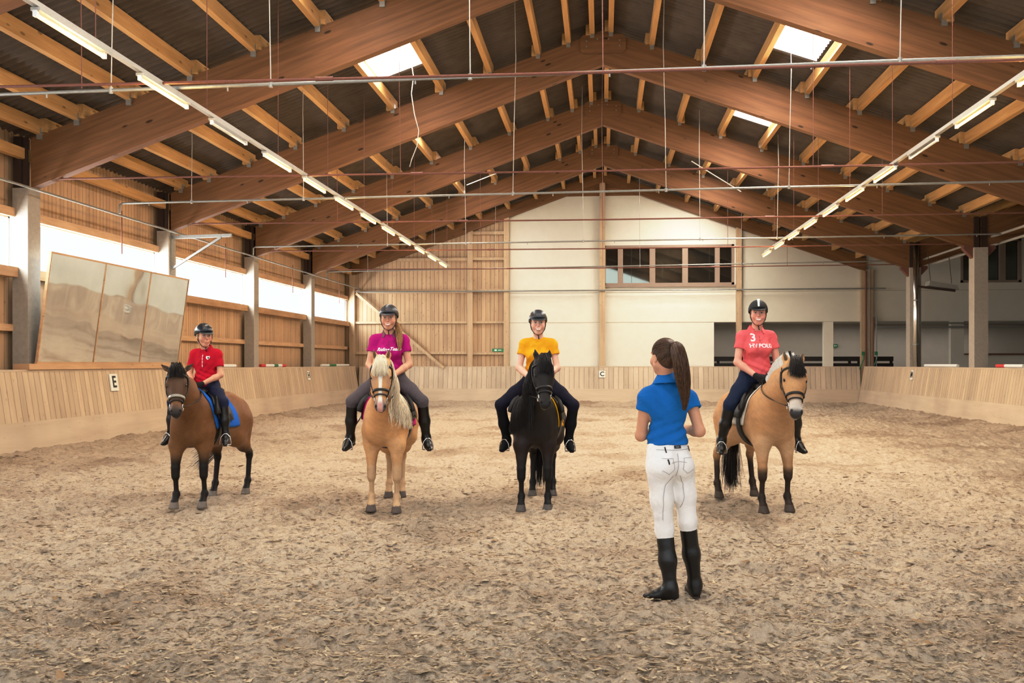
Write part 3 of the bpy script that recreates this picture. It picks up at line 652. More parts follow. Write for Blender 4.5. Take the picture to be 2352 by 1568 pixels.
# ================================================================ horse
def horse(cfg):
    fr = [ground(*p) for p in cfg['front']]; hr = [ground(*p) for p in cfg['hind']]
    fm = (fr[0]+fr[1])/2; hm = (hr[0]+hr[1])/2; fwd = (fm-hm); fwd.z = 0; L0 = fwd.length; fwd.normalize()
    rz = math.atan2(fwd.y, fwd.x)+cfg.get('dyaw',0); org = (fm+hm)/2; org.z = 0
    root = empty(cfg['name'], org, rz, cfg['label'], 'horse'); s = cfg['s']
    Mi = (Matrix.Translation(org) @ Matrix.Rotation(rz,4,'Z')).inverted()
    fo = [Mi @ p for p in fr]; ho = [Mi @ p for p in hr]; P = np.array(Mi @ atD(*cfg['poll'])); N = np.array(Mi @ atD(*cfg['chin'])); W = np.array((Mi.to_3x3() @ Vector(cfg['face'])))
    fx = .53*s; hx = -.53*s
    T = Fr((0,0,0),(1,0,0),(0,0,1), s)
    pr = [T.EL((0,0,.965),(.60,.262,.285),.05), T.EL((-.12,0,.90),(.44,.262,.23),.06), T.EL((-.45,0,1.03),(.30,.255,.28),.08),
          T.RC((.40,0,1.245),(.18,0,1.20),.085,.10,.08), T.RC((.1,0,1.165),(-.42,0,1.20),.12,.12,.08),
          T.EL((-.58,0,1.02),(.17,.22,.24),.08), T.EL((.54,0,.95),(.17,.20,.24),.08)]
    for q in (-1,1):
        pr += [T.EL((.42,q*.125,.97),(.19,.115,.29),.08), T.EL((.63,q*.095,.90),(.09,.095,.14),.07), T.EL((-.60,q*.12,.93),(.15,.13,.27),.07)]
    # neck and head
    H = Fr(P, N-P, W, np.linalg.norm(N-P)/.56); H = Fr(P, N-P, W, H.s)   # x = poll->chin, z = face normal
    n0 = T.p(.50,0,1.06); n2 = P+(H.d(0,0,-1)*.06)+(H.d(1,0,0)*.05); n1 = n0*.48+n2*.52+np.array((0,0,.025))
    lat = (0,1,0); nk = cfg.get('neck',1.0)
    pr += [RC(T.p(.42,0,1.04), n0, .27*s, .235*s*nk, .08, (lat,.72)), RC(n0, n1, .235*s*nk, .165*s*nk, .08, (lat,.68)), RC(n1, n2, .165*s*nk, .115*s*nk, .07, (lat,.72))]
    c0 = T.p(.40,0,1.28); c2 = P+H.d(-1,0,0)*.0+H.d(0,0,-1)*.07; c1 = n1+np.array((-.06,0,.115))*s*nk
    pr += [RC(c0, c1, .075*s, .055*s, .07), RC(c1, c2, .055*s, .05*s, .06)]
    hol = []; pr += [H.EL((.08,0,-.02),(.12,.094,.088),.05), H.EL((.165,0,.005),(.11,.104,.058),.04), H.EL((.27,0,-.012),(.12,.076,.060),.05), H.RC((.12,0,.0),(.43,0,-.005),.074,.052,.04),
           H.RC((.2,0,-.085),(.46,0,-.055),.055,.034,.04), H.EL((.47,0,-.012),(.08,.058,.058),.03), H.EL((.525,0,-.012),(.037,.048,.045),.02), H.EL((.515,0,-.062),(.04,.034,.026),.015)]
    for q in (-1,1):
        pr += [H.EL((.19,q*.060,-.070),(.115,.040,.090),.04), H.EL((.50,q*.040,.015),(.036,.020,.026),.02), H.EL((.512,q*.047,.030),(.017,.010,.014),.006,True),
               H.EL((.160,q*.084,.038),(.045,.026,.020),.02), H.EL((.195,q*.088,.024),(.024,.018,.020),.004), H.RC((.22,q*.080,-.01),(.36,q*.052,-.015),.014,.008,.03)]
        e = cfg.get('ears',[(-.125,.082,.0),(-.125,.082,.0)])[0 if q<0 else 1]; eb = (-.005,.062,-.02); el = lambda t: tuple((eb[i]*(1-t)+e[i]*t)*(q if i==1 else 1) for i in range(3))
        pr += [H.RC(el(0),el(.5),.027,.029,.012,((0,0,1),.62)), H.RC(el(.5),el(1),.029,.006,.01,((0,0,1),.62))]
        a_,b_ = el(.30),el(.85); hol.append((np.array((a_[0],a_[1],a_[2]+.016)),np.array((b_[0],b_[1],b_[2]+.012)))); pr += [H.RC((a_[0],a_[1],a_[2]+.022),(b_[0],b_[1],b_[2]+.016),.017,.008,.005,None,True)]
    # legs
    for (q, ft) in ((-1,fo[0]),(1,fo[1])):
        y = ft.y; x = ft.x; A = np.array
        sh = T.p(.48,q*.14,.88); el_ = np.array((x-.045*s,q*.145*s,.74*s)); kn = A((x-.01,y*.95+q*.13*s*.05,.42*s)); ftl = A((x-.035,y,.165*s)); co = A((x+.015,y,.075*s)); hf = A((x+.03,y,.0))
        pr += [RC(sh, el_, .115*s,.088*s,.06), RC(el_, kn+A((0,0,.07)), .085*s,.048*s,.05), RC(kn+A((.0,0,.045)), kn-A((0,0,.04)), .052*s,.048*s,.02), RC(kn-A((0,0,.03)), ftl, .029*s,.028*s,.02),
               EL(ftl,(.046*s,.043*s,.045*s),.02), RC(ftl, co, .036*s,.040*s,.015), RC(co, hf+A((0,0,.01)), .046*s,.062*s,.006)]
    for (q, ft) in ((-1,ho[0]),(1,ho[1])):
        y = ft.y; x = ft.x; A = np.array
        hp = T.p(-.50,q*.13,.95); st = T.p(-.36,q*.155,.77); hk = A((x-.10,y*.9+q*.01,.50*s)); hb = hk+A((-.05,0,.03)); ftl = A((x-.045,y,.175*s)); co = A((x+.01,y,.075*s)); hf = A((x+.03,y,.0))
        pr += [RC(hp, st, .17*s,.125*s,.07), RC(T.p(-.56,q*.13,.95), (np.array(st)+hk)/2+A((-.04,0,0)), .14*s,.075*s,.07), RC(st, hk+A((.02,0,.05)), .11*s,.048*s,.05), RC(hb, hk, .028*s,.045*s,.025), RC(hk, ftl, .036*s,.030*s,.03),
               EL(ftl,(.047*s,.044*s,.045*s),.02), RC(ftl, co, .037*s,.041*s,.015), RC(co, hf+A((0,0,.01)), .046*s,.060*s,.006)]
    pr.append(CUT((0,0,.002),(0,0,-1),.002))
    V,Fq = sdf_mesh(pr, .0085); V = relax(V, Fq, 2)
    V += 0
    # ---- coat colours
    hl = H.loc(V); isH = ((hl[:,0]>-.25)&(hl[:,0]<.66)&(np.abs(hl[:,1])<.14)&(hl[:,2]>-.22)&(hl[:,2]<.13)&(V[:,2]>.8*s)); n = vn3(V, 26, 3); n2 = vn3(V, 5, 8)
    col = cfg['paint'](V/s, hl, isH, n, n2)
    hoof = V[:,2] < (.082+.0*n)*s; col[hoof] = np.array(cfg['hoof'])*(.75+.5*n[hoof])[:,None]
    for a_,b_ in hol:
        tt = np.clip(((hl-a_)@(b_-a_))/np.dot(b_-a_,b_-a_),0,1); dd = np.linalg.norm(hl-a_-tt[:,None]*(b_-a_),axis=1); col = mixc(col, col.mean(0)*.22, (1-sm(dd,.012,.021))*(hl[:,2]>a_[2]-.02))
    eye = isH & (((hl[:,0]-.192)**2/.021**2+((np.abs(hl[:,1])-.090)/.026)**2+((hl[:,2]-.028)/.024)**2) < .62); col[eye] = (.02,.014,.010)
    nos = isH & (((hl[:,0]-.512)**2/.018**2+((np.abs(hl[:,1])-.047)/.013)**2+((hl[:,2]-.030)/.016)**2) < 1.1); col[nos] = col[nos]*.25
    body = mesh_np('body', V, Fq, COAT, root, col)
    for q in (-1,1):
        Ve,Fe = sdf_mesh([H.EL((.195,q*.089,.027),(.021,.0195,.0185),0)], .004); mesh_np('eye', Ve, Fe, EYEM, root)
    bv = BVHTree.FromPolygons([Vector(v) for v in V], Fq.tolist())
    R = dict(root=root, s=s, H=H, T=T, bv=bv, org=org, rz=rz, Mi=Mi, P=P, n1=n1, c0=c0, c1=c1, c2=c2, cfg=cfg)
    return R
def hit(bv, o, d, off=0.0):
    o = Vector(o); d = Vector(d).normalized(); h = bv.ray_cast(o, d)
    return (h[0]-d*off if h[0] is not None else None)
def ring(R, f0, a0, a1, n=28, off=.006, tilt=0.0):        # strap points on the head at distance f0 from the poll; angle 0 = face normal, +90 = left
    H = R['H']; pts = []
    for i in range(n+1):
        a = math.radians(a0+(a1-a0)*i/n); ctr = H.p(f0-tilt*math.cos(a)*0-.0, 0, -.035); c2 = H.p(f0+tilt*(1-math.cos(a))/2, 0, -.035); d = H.d(0, math.sin(a), math.cos(a)); o = c2+d*.3
        p = hit(R['bv'], o, -d, -off if False else 0)
        if p is None: continue
        pts.append(p+Vector(d)*off)
    return pts
def strap(name, pts, m, parent, w=.018, t=.004):
    """flat leather ribbon through the points"""
    b = MB(); pts = [Vector(p) for p in pts]; n = len(pts); c = sum(pts, Vector())/n; vs = []
    for i,p in enumerate(pts):
        d = (pts[min(i+1,n-1)]-pts[max(i-1,0)]).normalized(); o = (p-c); o = (o-d*o.dot(d)); o = o.normalized() if o.length>1e-6 else Vector((0,0,1)); u = d.cross(o)
        vs += [p+u*w/2-o*t, p+u*w/2+o*t, p-u*w/2+o*t, p-u*w/2-o*t]
    fs = [(4*i+k, 4*i+(k+1)%4, 4*i+4+(k+1)%4, 4*i+4+k) for i in range(n-1) for k in range(4)]+[(0,1,2,3),(4*n-1,4*n-2,4*n-3,4*n-4)]
    return b.add(vs, fs).build(name, m, parent, True)
def side_pts(R, path, q, off=.007):
    H = R['H']; out = []
    for f0,u in path:
        o = H.p(f0, q*.30, u); p = hit(R['bv'], o, -H.d(0,q,0))
        if p is not None: out.append(p+Vector(H.d(0,q,0))*off)
    return out
def lerp_path(pts, n=5):
    o = []
    for a,b in zip(pts[:-1], pts[1:]):
        for i in range(n): t_ = i/n; o.append(tuple(x*(1-t_)+y*t_ for x,y in zip(a,b)))
    return o+[pts[-1]]
def torus(c, ax, r, rr, n=20, m=8, sy=1.0):
    c = np.array(c, float); f = Fr(c, ax, (0,0,1) if abs(ax[2])<.9 else (1,0,0)); return [Vector(f.p(0, r*math.cos(2*PI*i/n), r*sy*math.sin(2*PI*i/n))) for i in range(n+1)]
def bridle(R, hands, lab, silver=False):
    H = R['H']; root = empty('bridle', R['org'], R['rz'], lab, 'bridle', None)
    nb = ring(R, .335, -178, 178, 40, .008); nb.append(nb[0])
    strap('noseband', nb, plain('silver_noseband',(.35,.33,.28),.35,.3) if silver else BLEATH, root, .030 if silver else .024, .005)
    fl = ring(R, .40, -115, 115, 26, .008, -.10 if False else 0); 
    strap('flash_strap', ring(R, .385, -170, 170, 34, .008), BLEATH, root, .014)
    strap('browband', ring(R, .085, -88, 88, 22, .010), BLEATH, root, .020)
    strap('headpiece', side_pts(R, [(.085,-.02),(.05,-.05),(.02,-.075)], 1)+side_pts(R, [(.02,-.075),(.05,-.05),(.085,-.02)], -1), BLEATH, root, .022)
    strap('throat_lash', side_pts(R, lerp_path([(.06,-.06),(.14,-.12),(.20,-.16)]), 1, .012)+side_pts(R, lerp_path([(.20,-.16),(.14,-.12),(.06,-.06)]), -1, .012), BLEATH, root, .012)
    for q in (-1,1):
        strap('cheekpiece', side_pts(R, lerp_path([(.07,-.03),(.18,-.045),(.30,-.035),(.415,-.035)]), q, .009), BLEATH, root, .016)
        c = np.array(side_pts(R, [(.425,-.038)], q, .010)[0]); b = MB().tube(torus(c, H.d(0,1,0), .036, 0), .0055, 7, False); b.build('bit_ring', BRASS, root, True)
        if hands is not None:
            h = np.array(hands[0 if q<0 else 1]); pts = []
            for i in range(13):
                t_ = i/12; p = c*(1-t_)+h*t_; p[2] -= .05*math.sin(PI*t_); p[1] += q*.05*math.sin(PI*t_)*R['s']
                hh = hit(R['bv'], (p[0], q*.9, p[2]), (0,-q,0))
                if i > 1 and hh is not None: p[1] = q*max(q*p[1], q*hh.y+.018)
                pts.append(p)
            pts = [pts[0],pts[1]]+[(pts[i-1]+2*pts[i]+pts[i+1])/4 for i in range(2,len(pts)-1)]+[pts[-1]]
            strap('rein', pts, BLEATH, root, .016, .003)
    return root
def patch(R, name, X, TH_, off, th, m, parent, q, nx=14, nt=22, zc=.97, fn=None, puff=0):
    """shell following the barrel: X(t)->(x0,x1) by angle fraction, TH_=(deg from top) range"""
    s = R['s']; O = []; I = []
    for j in range(nt+1):
        t_ = j/nt; a = math.radians(TH_[0]+(TH_[1]-TH_[0])*t_); x0,x1 = X(t_)
        for i in range(nx+1):
            x = x0+(x1-x0)*i/nx; d = np.array((0, q*math.sin(a), math.cos(a))); c = np.array((x*s,0,zc*s)); p = hit(R['bv'], c+d*.9, -d)
            p = np.array(p) if p is not None else c+d*.25
            e = min(1, 4*min(i/nx,1-i/nx,t_*1.0+.15,(1-t_)*1.0+.0)+.25) if puff else 1
            O.append(p+d*(off+th+(puff*e))); I.append(p+d*off)
    W_ = nx+1; n = len(O); fs = []
    for j in range(nt):
        for i in range(nx):
            a = j*W_+i; fs += [(a,a+1,a+1+W_,a+W_), (n+a+W_,n+a+1+W_,n+a+1,n+a)]
    bd = [i for i in range(nx)]+[nx+j*W_ for j in range(nt)]+[nt*W_+nx-i for i in range(nx)]+[(nt-j)*W_ for j in range(nt)]
    for k in range(len(bd)): a,b = bd[k],bd[(k+1)%len(bd)]; fs.append((a,b,n+b,n+a))
    return MB().add([Vector(p) for p in O+I], fs).build(name, m, parent, True)
def saddlery(R, lab, padlab, padcol, padname, sx=.0, feet=None):
    s = R['s']; T = R['T']
    pd = empty('saddle_pad', R['org'], R['rz'], padlab, 'saddle pad'); pm = cloth(padname, padcol, .9)
    for q in (-1,1): patch(R, 'pad_side', lambda t_: (sx-.34-.02*t_, sx+.30+.12*t_-.16*t_*t_), (3,101), .004, .014, pm, pd, q)
    sd = empty('saddle', R['org'], R['rz'], lab, 'saddle')
    zt_ = hit(R['bv'], (sx*s,0,2.0), (0,0,-1)).z; Z0 = zt_/s
    se = [T.RC((sx-.18,0,Z0+.035),(sx+.16,0,Z0+.025),.085,.055,.04,((0,0,1),.4)), T.EL((sx-.22,0,Z0+.05),(.05,.14,.045),.05), T.EL((sx+.19,0,Z0+.045),(.035,.085,.045),.04), T.EL((sx,0,Z0+.045),(.2,.12,.035),.04)]
    blob('seat', se, .012, BLEATH, sd)
    for q in (-1,1):
        patch(R, 'saddle_flap', lambda t_: (sx-.13+.02*t_, sx+.14+.20*math.sin(min(1,t_*1.25)*PI*.62)-.10*t_*t_), (14,84), .028, .014, BLEATH, sd, q, puff=.022)
        patch(R, 'knee_roll', lambda t_: (sx+.17+.10*math.sin(PI*.6*t_), sx+.22+.12*math.sin(PI*.6*t_)), (34,68), .04, .045, BLEATH, sd, q, nx=6, nt=12, puff=.01)
        patch(R, 'girth_side', lambda t_: (sx+.10, sx+.19), (80,178), .016, .012, BLEATH, sd, q, nx=4, nt=20)
        if feet is not None:
            a = np.array(feet[q]['ank']); so = np.array(feet[q]['ball']); fd = feet[q]['dir']
            lat_ = np.cross(fd,(0,0,1)); lat_ /= np.linalg.norm(lat_)
            top = so+np.array((0,0,.125)); w = .058; ir = [so+lat_*w, so+lat_*w*1.05+(0,0,.03), so+lat_*w*.85+(0,0,.085), so+lat_*w*.35+(0,0,.12), top, so-lat_*w*.35+(0,0,.12), so-lat_*w*.85+(0,0,.085), so-lat_*w*1.05+(0,0,.03), so-lat_*w]
            st = MB().tube(ir, .0065, 7).bar(so+lat_*w, so-lat_*w, .032, .012).build('stirrup_iron', BRASS, sd, True)
            al = hit(R['bv'], ((sx+.06)*s, q*.9, zt_-.10), (0,-q,0)); al = np.array((al.x, al.y+q*.045, al.z)); kn = np.array(feet[q]['kne'])
            mid = (al+top)/2; mid[1] = q*max(abs(mid[1]), .285*s)
            strap('stirrup_leather', [al, al*.5+mid*.5+np.array((0,q*.01,0)), mid, (mid+top)/2, top], BLEATH, sd, .026, .003)
    return sd, Z0*s
# ================================================================ people
def hand_prims(w, d, nrm, sd, curl=60, sc=1.0, infl=0.0):
    """wrist, pointing direction, back-of-hand normal, thumb side sign"""
    f = Fr(w, d, nrm, sc); r = infl; pr = [f.RC((0,0,0),(.03,0,0),.026+r,.028+r,.02), f.EL((.05,0,-.002),(.048,.041+r,.017+r),.015)]
    for i,(y,l) in enumerate(((-.031,.060),(-.011,.072),(.010,.078),(.030,.070))):
        p = np.array((.082-.004*abs(i-2),y*sd,0.)); a = 0
        for j,(ll,rr) in enumerate(((.46,.0095),(.32,.0085),(.24,.0075))):
            a += math.radians(curl*(.9 if j==0 else 1.0)); q = p+np.array((math.cos(a),0,-math.sin(a)))*l*ll; pr.append(f.RC(tuple(p),tuple(q),rr+r,rr-.0008+r,.005)); p = q
    t0 = (.02,.030*sd,-.008); t1 = (.055,.052*sd,-.022); t2 = (.080,.046*sd,-.036); pr += [f.RC(t0,t1,.014+r,.012+r,.012), f.RC(t1,t2,.011+r,.009+r,.004)]
    return pr
def head_prims(h, kid=0):
    pr = [h.EL((-.015,0,.030),(.094,.074,.088),.02), h.EL((.022,0,-.026),(.066,.064,.078),.03), h.EL((.060,0,-.093),(.024,.022,.020),.025), h.EL((.088,0,-.058),(.014,.026,.022),.02)]
    for q in (-1,1):
        pr += [h.RC((.0,q*.052,-.055),(.05,q*.016,-.093),.020,.016,.025), h.EL((.058,q*.037,-.030),(.028,.026,.028),.02), h.RC((.080,q*.010,.028),(.070,q*.045,.030),.010,.009,.015),
               h.EL((.097,q*.031,.006),(.016,.018,.011),.012,True), h.EL((.072,q*.031,.006),(.0135,.0135,.0125),.003), h.EL((.090,q*.011,-.032),(.009,.007,.007),.006),
               h.EL((-.010,q*.074,-.008),(.019,.008,.030),.008), h.EL((-.004,q*.082,-.006),(.010,.005,.018),.004,True)]
    pr += [h.RC((.086,0,.012),(.108,0,-.024),.0075,.0105,.010), h.EL((.094,0,-.055),(.008,.024,.0055),.005), h.EL((.092,0,-.067),(.008,.020,.006),.005)]
    return pr
def paint_head(V, h, col, skin, brow, lips=(.55,.14,.12), smile=1.0, iris=(.10,.07,.05)):
    l = h.loc(V); m = (np.abs(l[:,0])<.14)&(np.abs(l[:,1])<.1)&(np.abs(l[:,2])<.14); fr = m&(l[:,0]>.02); ay = np.abs(l[:,1])
    ch = fr*np.exp(-((ay-.038)**2+(l[:,2]+.028)**2)/.0005); col = mixc(col, np.array(skin)*np.array((1.06,.72,.68)), ch*.6)
    col = mixc(col, np.array(skin)*np.array((.95,.62,.58)), fr*np.exp(-((ay)**2+(l[:,2]+.026)**2)/.00012)*.4)
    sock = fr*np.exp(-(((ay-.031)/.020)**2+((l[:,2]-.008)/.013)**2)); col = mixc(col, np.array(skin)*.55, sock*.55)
    e = fr&((((ay-.031)/.0135)**2+((l[:,2]-.005)/.0060)**2)<1); col[e] = (.62,.58,.55)
    e = fr&((((ay-.031)/.0058)**2+((l[:,2]-.005)/.0062)**2)<1); col[e] = iris
    e = fr&(np.abs(l[:,2]-.0115)<.0022)&(np.abs(ay-.031)<.0155); col[e] = (.04,.02,.015)
    bz = .030-.0000-((ay-.03)/.02)**2*.004; e = fr&(np.abs(l[:,2]-bz)<.0035)&(ay>.014)&(ay<.048); col[e] = brow
    sml = min(1, max(0, smile)); w_ = .019+.008*sml; zc = -.064+(ay/.026)**2*.009*sml; th_ = np.sqrt(np.clip(1-(ay/w_)**2,0,1)); lipc = np.array(skin)*.35+np.array(lips)*.65
    e = fr&(l[:,0]>.05)&(np.abs(l[:,2]-zc)<(.0035+.0050*sml)*th_+.0012)&(ay<w_); col[e] = lipc
    if sml > .3:
        e = fr&(l[:,0]>.05)&(np.abs(l[:,2]-zc-.0005)<.0052*th_)&(ay<w_*.86); col[e] = (.88,.85,.80)
    return col
def person(cfg, J, loc, rz):
    """J: joints in local metres. Builds body (one mesh) + clothing children."""
    A = lambda k: np.array(J[k], float); b = cfg.get('b',1.0); root = empty('person', loc, rz, cfg['label'], 'person')
    lat = A('shoL')-A('shoR'); up = A('neck')-A('pelvis'); fw = np.cross(lat, up); T = Fr(A('chest'), fw, up, b); hl = A('hipL')-A('hipR'); PF = Fr(A('pelvis'), np.cross(hl, (0,0,1)), (0,0,1), b)
    h = Fr(A('head'), cfg['look'], cfg.get('headup',(0,0,1)), b*cfg.get('hs',1.0)); fem = cfg.get('female',1)
    sk = cfg['skin']; wz = np.dot(A('pelvis')-A('chest'), T.B[:,2])/b; wst = A('chest')*.35+A('pelvis')*.65
    def torso(i, hem=0):
        Tw = Fr(wst, fw, up, b); w_ = cfg.get('waist',.134)
        pr = [T.EL((-.005,0,.02),(.098+i,.138+i,.16+i),.04), Tw.EL((0,0,.02),(.086+i,w_+i,.15),.05), RC(A('shoL')-T.B[:,2]*.022*b, A('shoR')-T.B[:,2]*.022*b, .038*b+i*.8, .038*b+i*.8, .05),
              PF.EL((-.005,0,.03),(.105+i*1.9,.150+i*1.5,.11+i),.05)]
        if fem: pr += [T.EL((.075,q*.062,-.015),(.055+i,.058+i,.058+i),.04) for q in (-1,1)]
        for s_ in 'LR': pr.append(RC(A('neck')-T.B[:,2]*.042*b, A('sho'+s_)*.75+A('neck')*.25-T.B[:,2]*.012*b, .040*b+i, .038*b+i, .04))
        return pr
    def arm(s_, i, t1=1.0):
        sh,el,wr = A('sho'+s_),A('elb'+s_),A('wri'+s_); pr = []
        if t1 <= 1: e = sh+(el-sh)*t1; sh = sh-T.B[:,2]*.010*b; return [RC(sh, e, .040*b+i*.8, (.045-.006*t1)*b+i, .04)]
        return [RC(sh-T.B[:,2]*.006*b, el, .041*b+i, .036*b+i, .03), RC(el, el*.7+wr*.3, .038*b+i, .038*b+i, .02), RC(el*.7+wr*.3, wr, .038*b+i, .025*b+i, .02)]
    # ---- body
    pr = torso(0)+head_prims(h)+[RC(A('neck')-T.B[:,2]*.03, h.p(-.02,0,-.065), .056*b, .052*b, .03)]
    for s_ in 'LR':
        q = 1 if s_=='L' else -1
        pr += arm(s_, 0, 2); hd = J['hand'+s_]; pr += hand_prims(A('wri'+s_), hd[0], hd[1], hd[2], hd[3], b)
        pr += [RC(A('hip'+s_), A('kne'+s_), .080*b, .052*b, .05), RC(A('kne'+s_), A('ank'+s_), .052*b, .034*b, .03), RC(A('ank'+s_)-np.array((0,0,.03*b)), A('ank'+s_)-np.array((0,0,.04*b))+(A('toe'+s_)-A('ank'+s_))*.5, .028*b, .022*b, .02)]
    V,Fq = sdf_mesh(pr, .0042); V = relax(V, Fq, 1); col = np.tile(np.array(sk), (len(V),1)); n = vn3(V, 30, 4); col = col*(.93+.14*n)[:,None]
    col = paint_head(V, h, col, sk, cfg['brow'], smile=cfg.get('smile',1.0)); body = mesh_np('body', V, Fq, SKINM, root, col)
    # ---- shirt
    i = .012; pr = torso(i)+[]; tv = cfg.get('sleeve',.5)
    for s_ in 'LR':
        pr += arm(s_, .015, tv); sh,el = A('sho'+s_),A('elb'+s_); d = (el-sh)/np.linalg.norm(el-sh); pr.append(HS(sh+(el-sh)*(tv-.0), d, .070*b))
    hem = PF.p(0,0,cfg.get('hem',-.02)); pr += [CUT(hem, -PF.B[:,2]+PF.B[:,1]*cfg.get('hemtilt',0)), HS(A('neck')+T.B[:,0]*.03*b+T.B[:,2]*.012, T.B[:,2]+T.B[:,0]*.55, .080*b, .008)]
    V,Fq = sdf_mesh(pr, .0068); V = relax(V, Fq, 2)
    # draped folds: shallow diagonal wrinkles at the waist and armpits
    tl = T.loc(V); wr_ = sm(-tl[:,2], .02, .16)*.0045*np.sin(tl[:,2]*95+tl[:,1]*38+3*vn3(V,6,2))+.002*np.sin(tl[:,1]*70-tl[:,2]*60)
    out = V-(A('chest')+ (tl[:,2:3]*b)*T.B[:,2]); out /= np.maximum(np.linalg.norm(out,axis=1),1e-4)[:,None]; V = V+out*wr_[:,None]*b
    shirt = mesh_np('shirt', V, Fq, cfg['shirt'], root)
    if cfg.get('collar') is not None:
        cm = cfg['collar']; pts = []; b_ = MB(); n_ = 26; vs = []; g0 = cfg.get('gap',30)
        for k in range(n_+1):
            a = math.radians(g0+(360-2*g0)*k/n_); c = math.cos(a); sn_ = math.sin(a); e = 1-abs(k/n_*2-1)**3; lift = .018*(1-c)/2
            base = A('neck')+T.d(.072*c-.004, .072*sn_, -.015+lift-(.030 if c>.6 else .03*max(0,c)))*b; topp = A('neck')+T.d(.060*c-.006, .060*sn_, .030+lift-(.028*max(0,c)))*b; outp = A('neck')+T.d(.102*c-.004, .100*sn_, -.036+lift-(.018*max(0,c)))*b
            vs += [base, topp, topp+T.d(.004*c,.004*sn_,.002), outp+T.d(0,0,.004), outp]
        fs = [(5*k+a_, 5*k+a_+1, 5*k+6+a_, 5*k+5+a_) for k in range(n_) for a_ in range(4)]+[(5*k+4,5*k,5*k+5,5*k+9) for k in range(n_)]
        b_.add([Vector(v) for v in vs], fs).build('collar', cm, shirt, True)
    # ---- breeches
    pr = [PF.EL((-.005,0,.02),(.112,.158,.12),.04), PF.EL((0,0,.10),(.098,cfg.get('waist',.134)+.012,.08),.05)]+[PF.EL((-.055,q*.072,-.035),(.085,.088,.095),.04) for q in (-1,1)]
    for s_ in 'LR':
        H_,K,N_ = A('hip'+s_),A('kne'+s_),A('ank'+s_); lw = cfg.get('thigh',.092)
        pr += [RC(H_, H_*.5+K*.5, lw*b, lw*.84*b, .05), RC(H_*.5+K*.5, K, lw*.84*b, .062*b, .04), RC(K, K*.35+N_*.65, .060*b, .050*b, .03), HS(K*.55+N_*.45, (N_-K)/np.linalg.norm(N_-K), .09*b)]
    pr.append(CUT(PF.p(0,0,cfg.get('waistz',.12)), PF.B[:,2])); V,Fq = sdf_mesh(pr, .0075); V = relax(V, Fq, 2); tr = mesh_np('breeches', V, Fq, cfg['trou'], root)
    # ---- boots
    for s_ in 'LR':
        K,N_,To = A('kne'+s_),A('ank'+s_),A('toe'+s_); up_ = (K-N_)/np.linalg.norm(K-N_); fdir = To-N_; fdir = fdir-up_*np.dot(fdir,up_)*cfg.get('flat',.0); fz = J.get('footup'+s_, (0,0,1)); f = Fr(N_, To-N_ if not cfg.get('stand') else (To-N_)*np.array((1,1,0)), fz, b)
        bt = K*cfg.get('bh',.86)+N_*(1-cfg.get('bh',.86)); so = -.085
        pr = [RC(bt+up_*.03, bt*.5+N_*.5, .060*b,.056*b,.04), RC(bt*.5+N_*.5, N_, .056*b,.042*b,.04), f.RC((0,0,0),(-.015,0,-.045),.043,.038,.03), f.RC((.005,0,-.005),(.075,0,-.048),.043,.036,.03), f.RC((.0,0,-.035),(.10,0,-.058),.042,.036,.03,((0,1,0),.95)),
              f.RC((.10,0,-.058),(.165,0,-.066),.038,.026,.02,((0,0,1),.72)), f.EL((-.022,0,-.062),(.034,.032,.03),.015), HS(bt, up_, .095*b)]
        pr.append(('cut', arr(f.p(0,0,so)), arr(-f.B[:,2]), None, None, .003, None, True))
        o = blob('riding_boot', pr, .0065, cfg.get('boot',BOOTM), root)
        vs = []; b_ = MB()
        for x0,x1,w0,w1 in ((-.046,.005,.026,.029),(.045,.160,.032,.020)): b_.add([Vector(f.p(x,y,z)) for z in (so-.008,so+.006) for x,y in ((x0,-w0),(x1,-w1),(x1,w1),(x0,w0))], [(0,1,2,3),(7,6,5,4),(0,4,5,1),(1,5,6,2),(2,6,7,3),(3,7,4,0)])
        b_.build('boot_sole', DARKM, o)
    # ---- gloves
    if cfg.get('glove') is not None:
        for s_ in 'LR':
            hd = J['hand'+s_]; w = A('wri'+s_); el = A('elb'+s_); d = (w-el)/np.linalg.norm(w-el)
            blob('riding_glove', hand_prims(w, hd[0], hd[1], hd[2], hd[3], b, .006)+[RC(w-d*.03, w+d*.01, .032*b, .030*b, .015)], .0045, cfg['glove'], root, it=1)
    return dict(root=root, h=h, T=T, PF=PF, shirt=shirt, body=body, b=b, J=J, A=A, trou=tr)
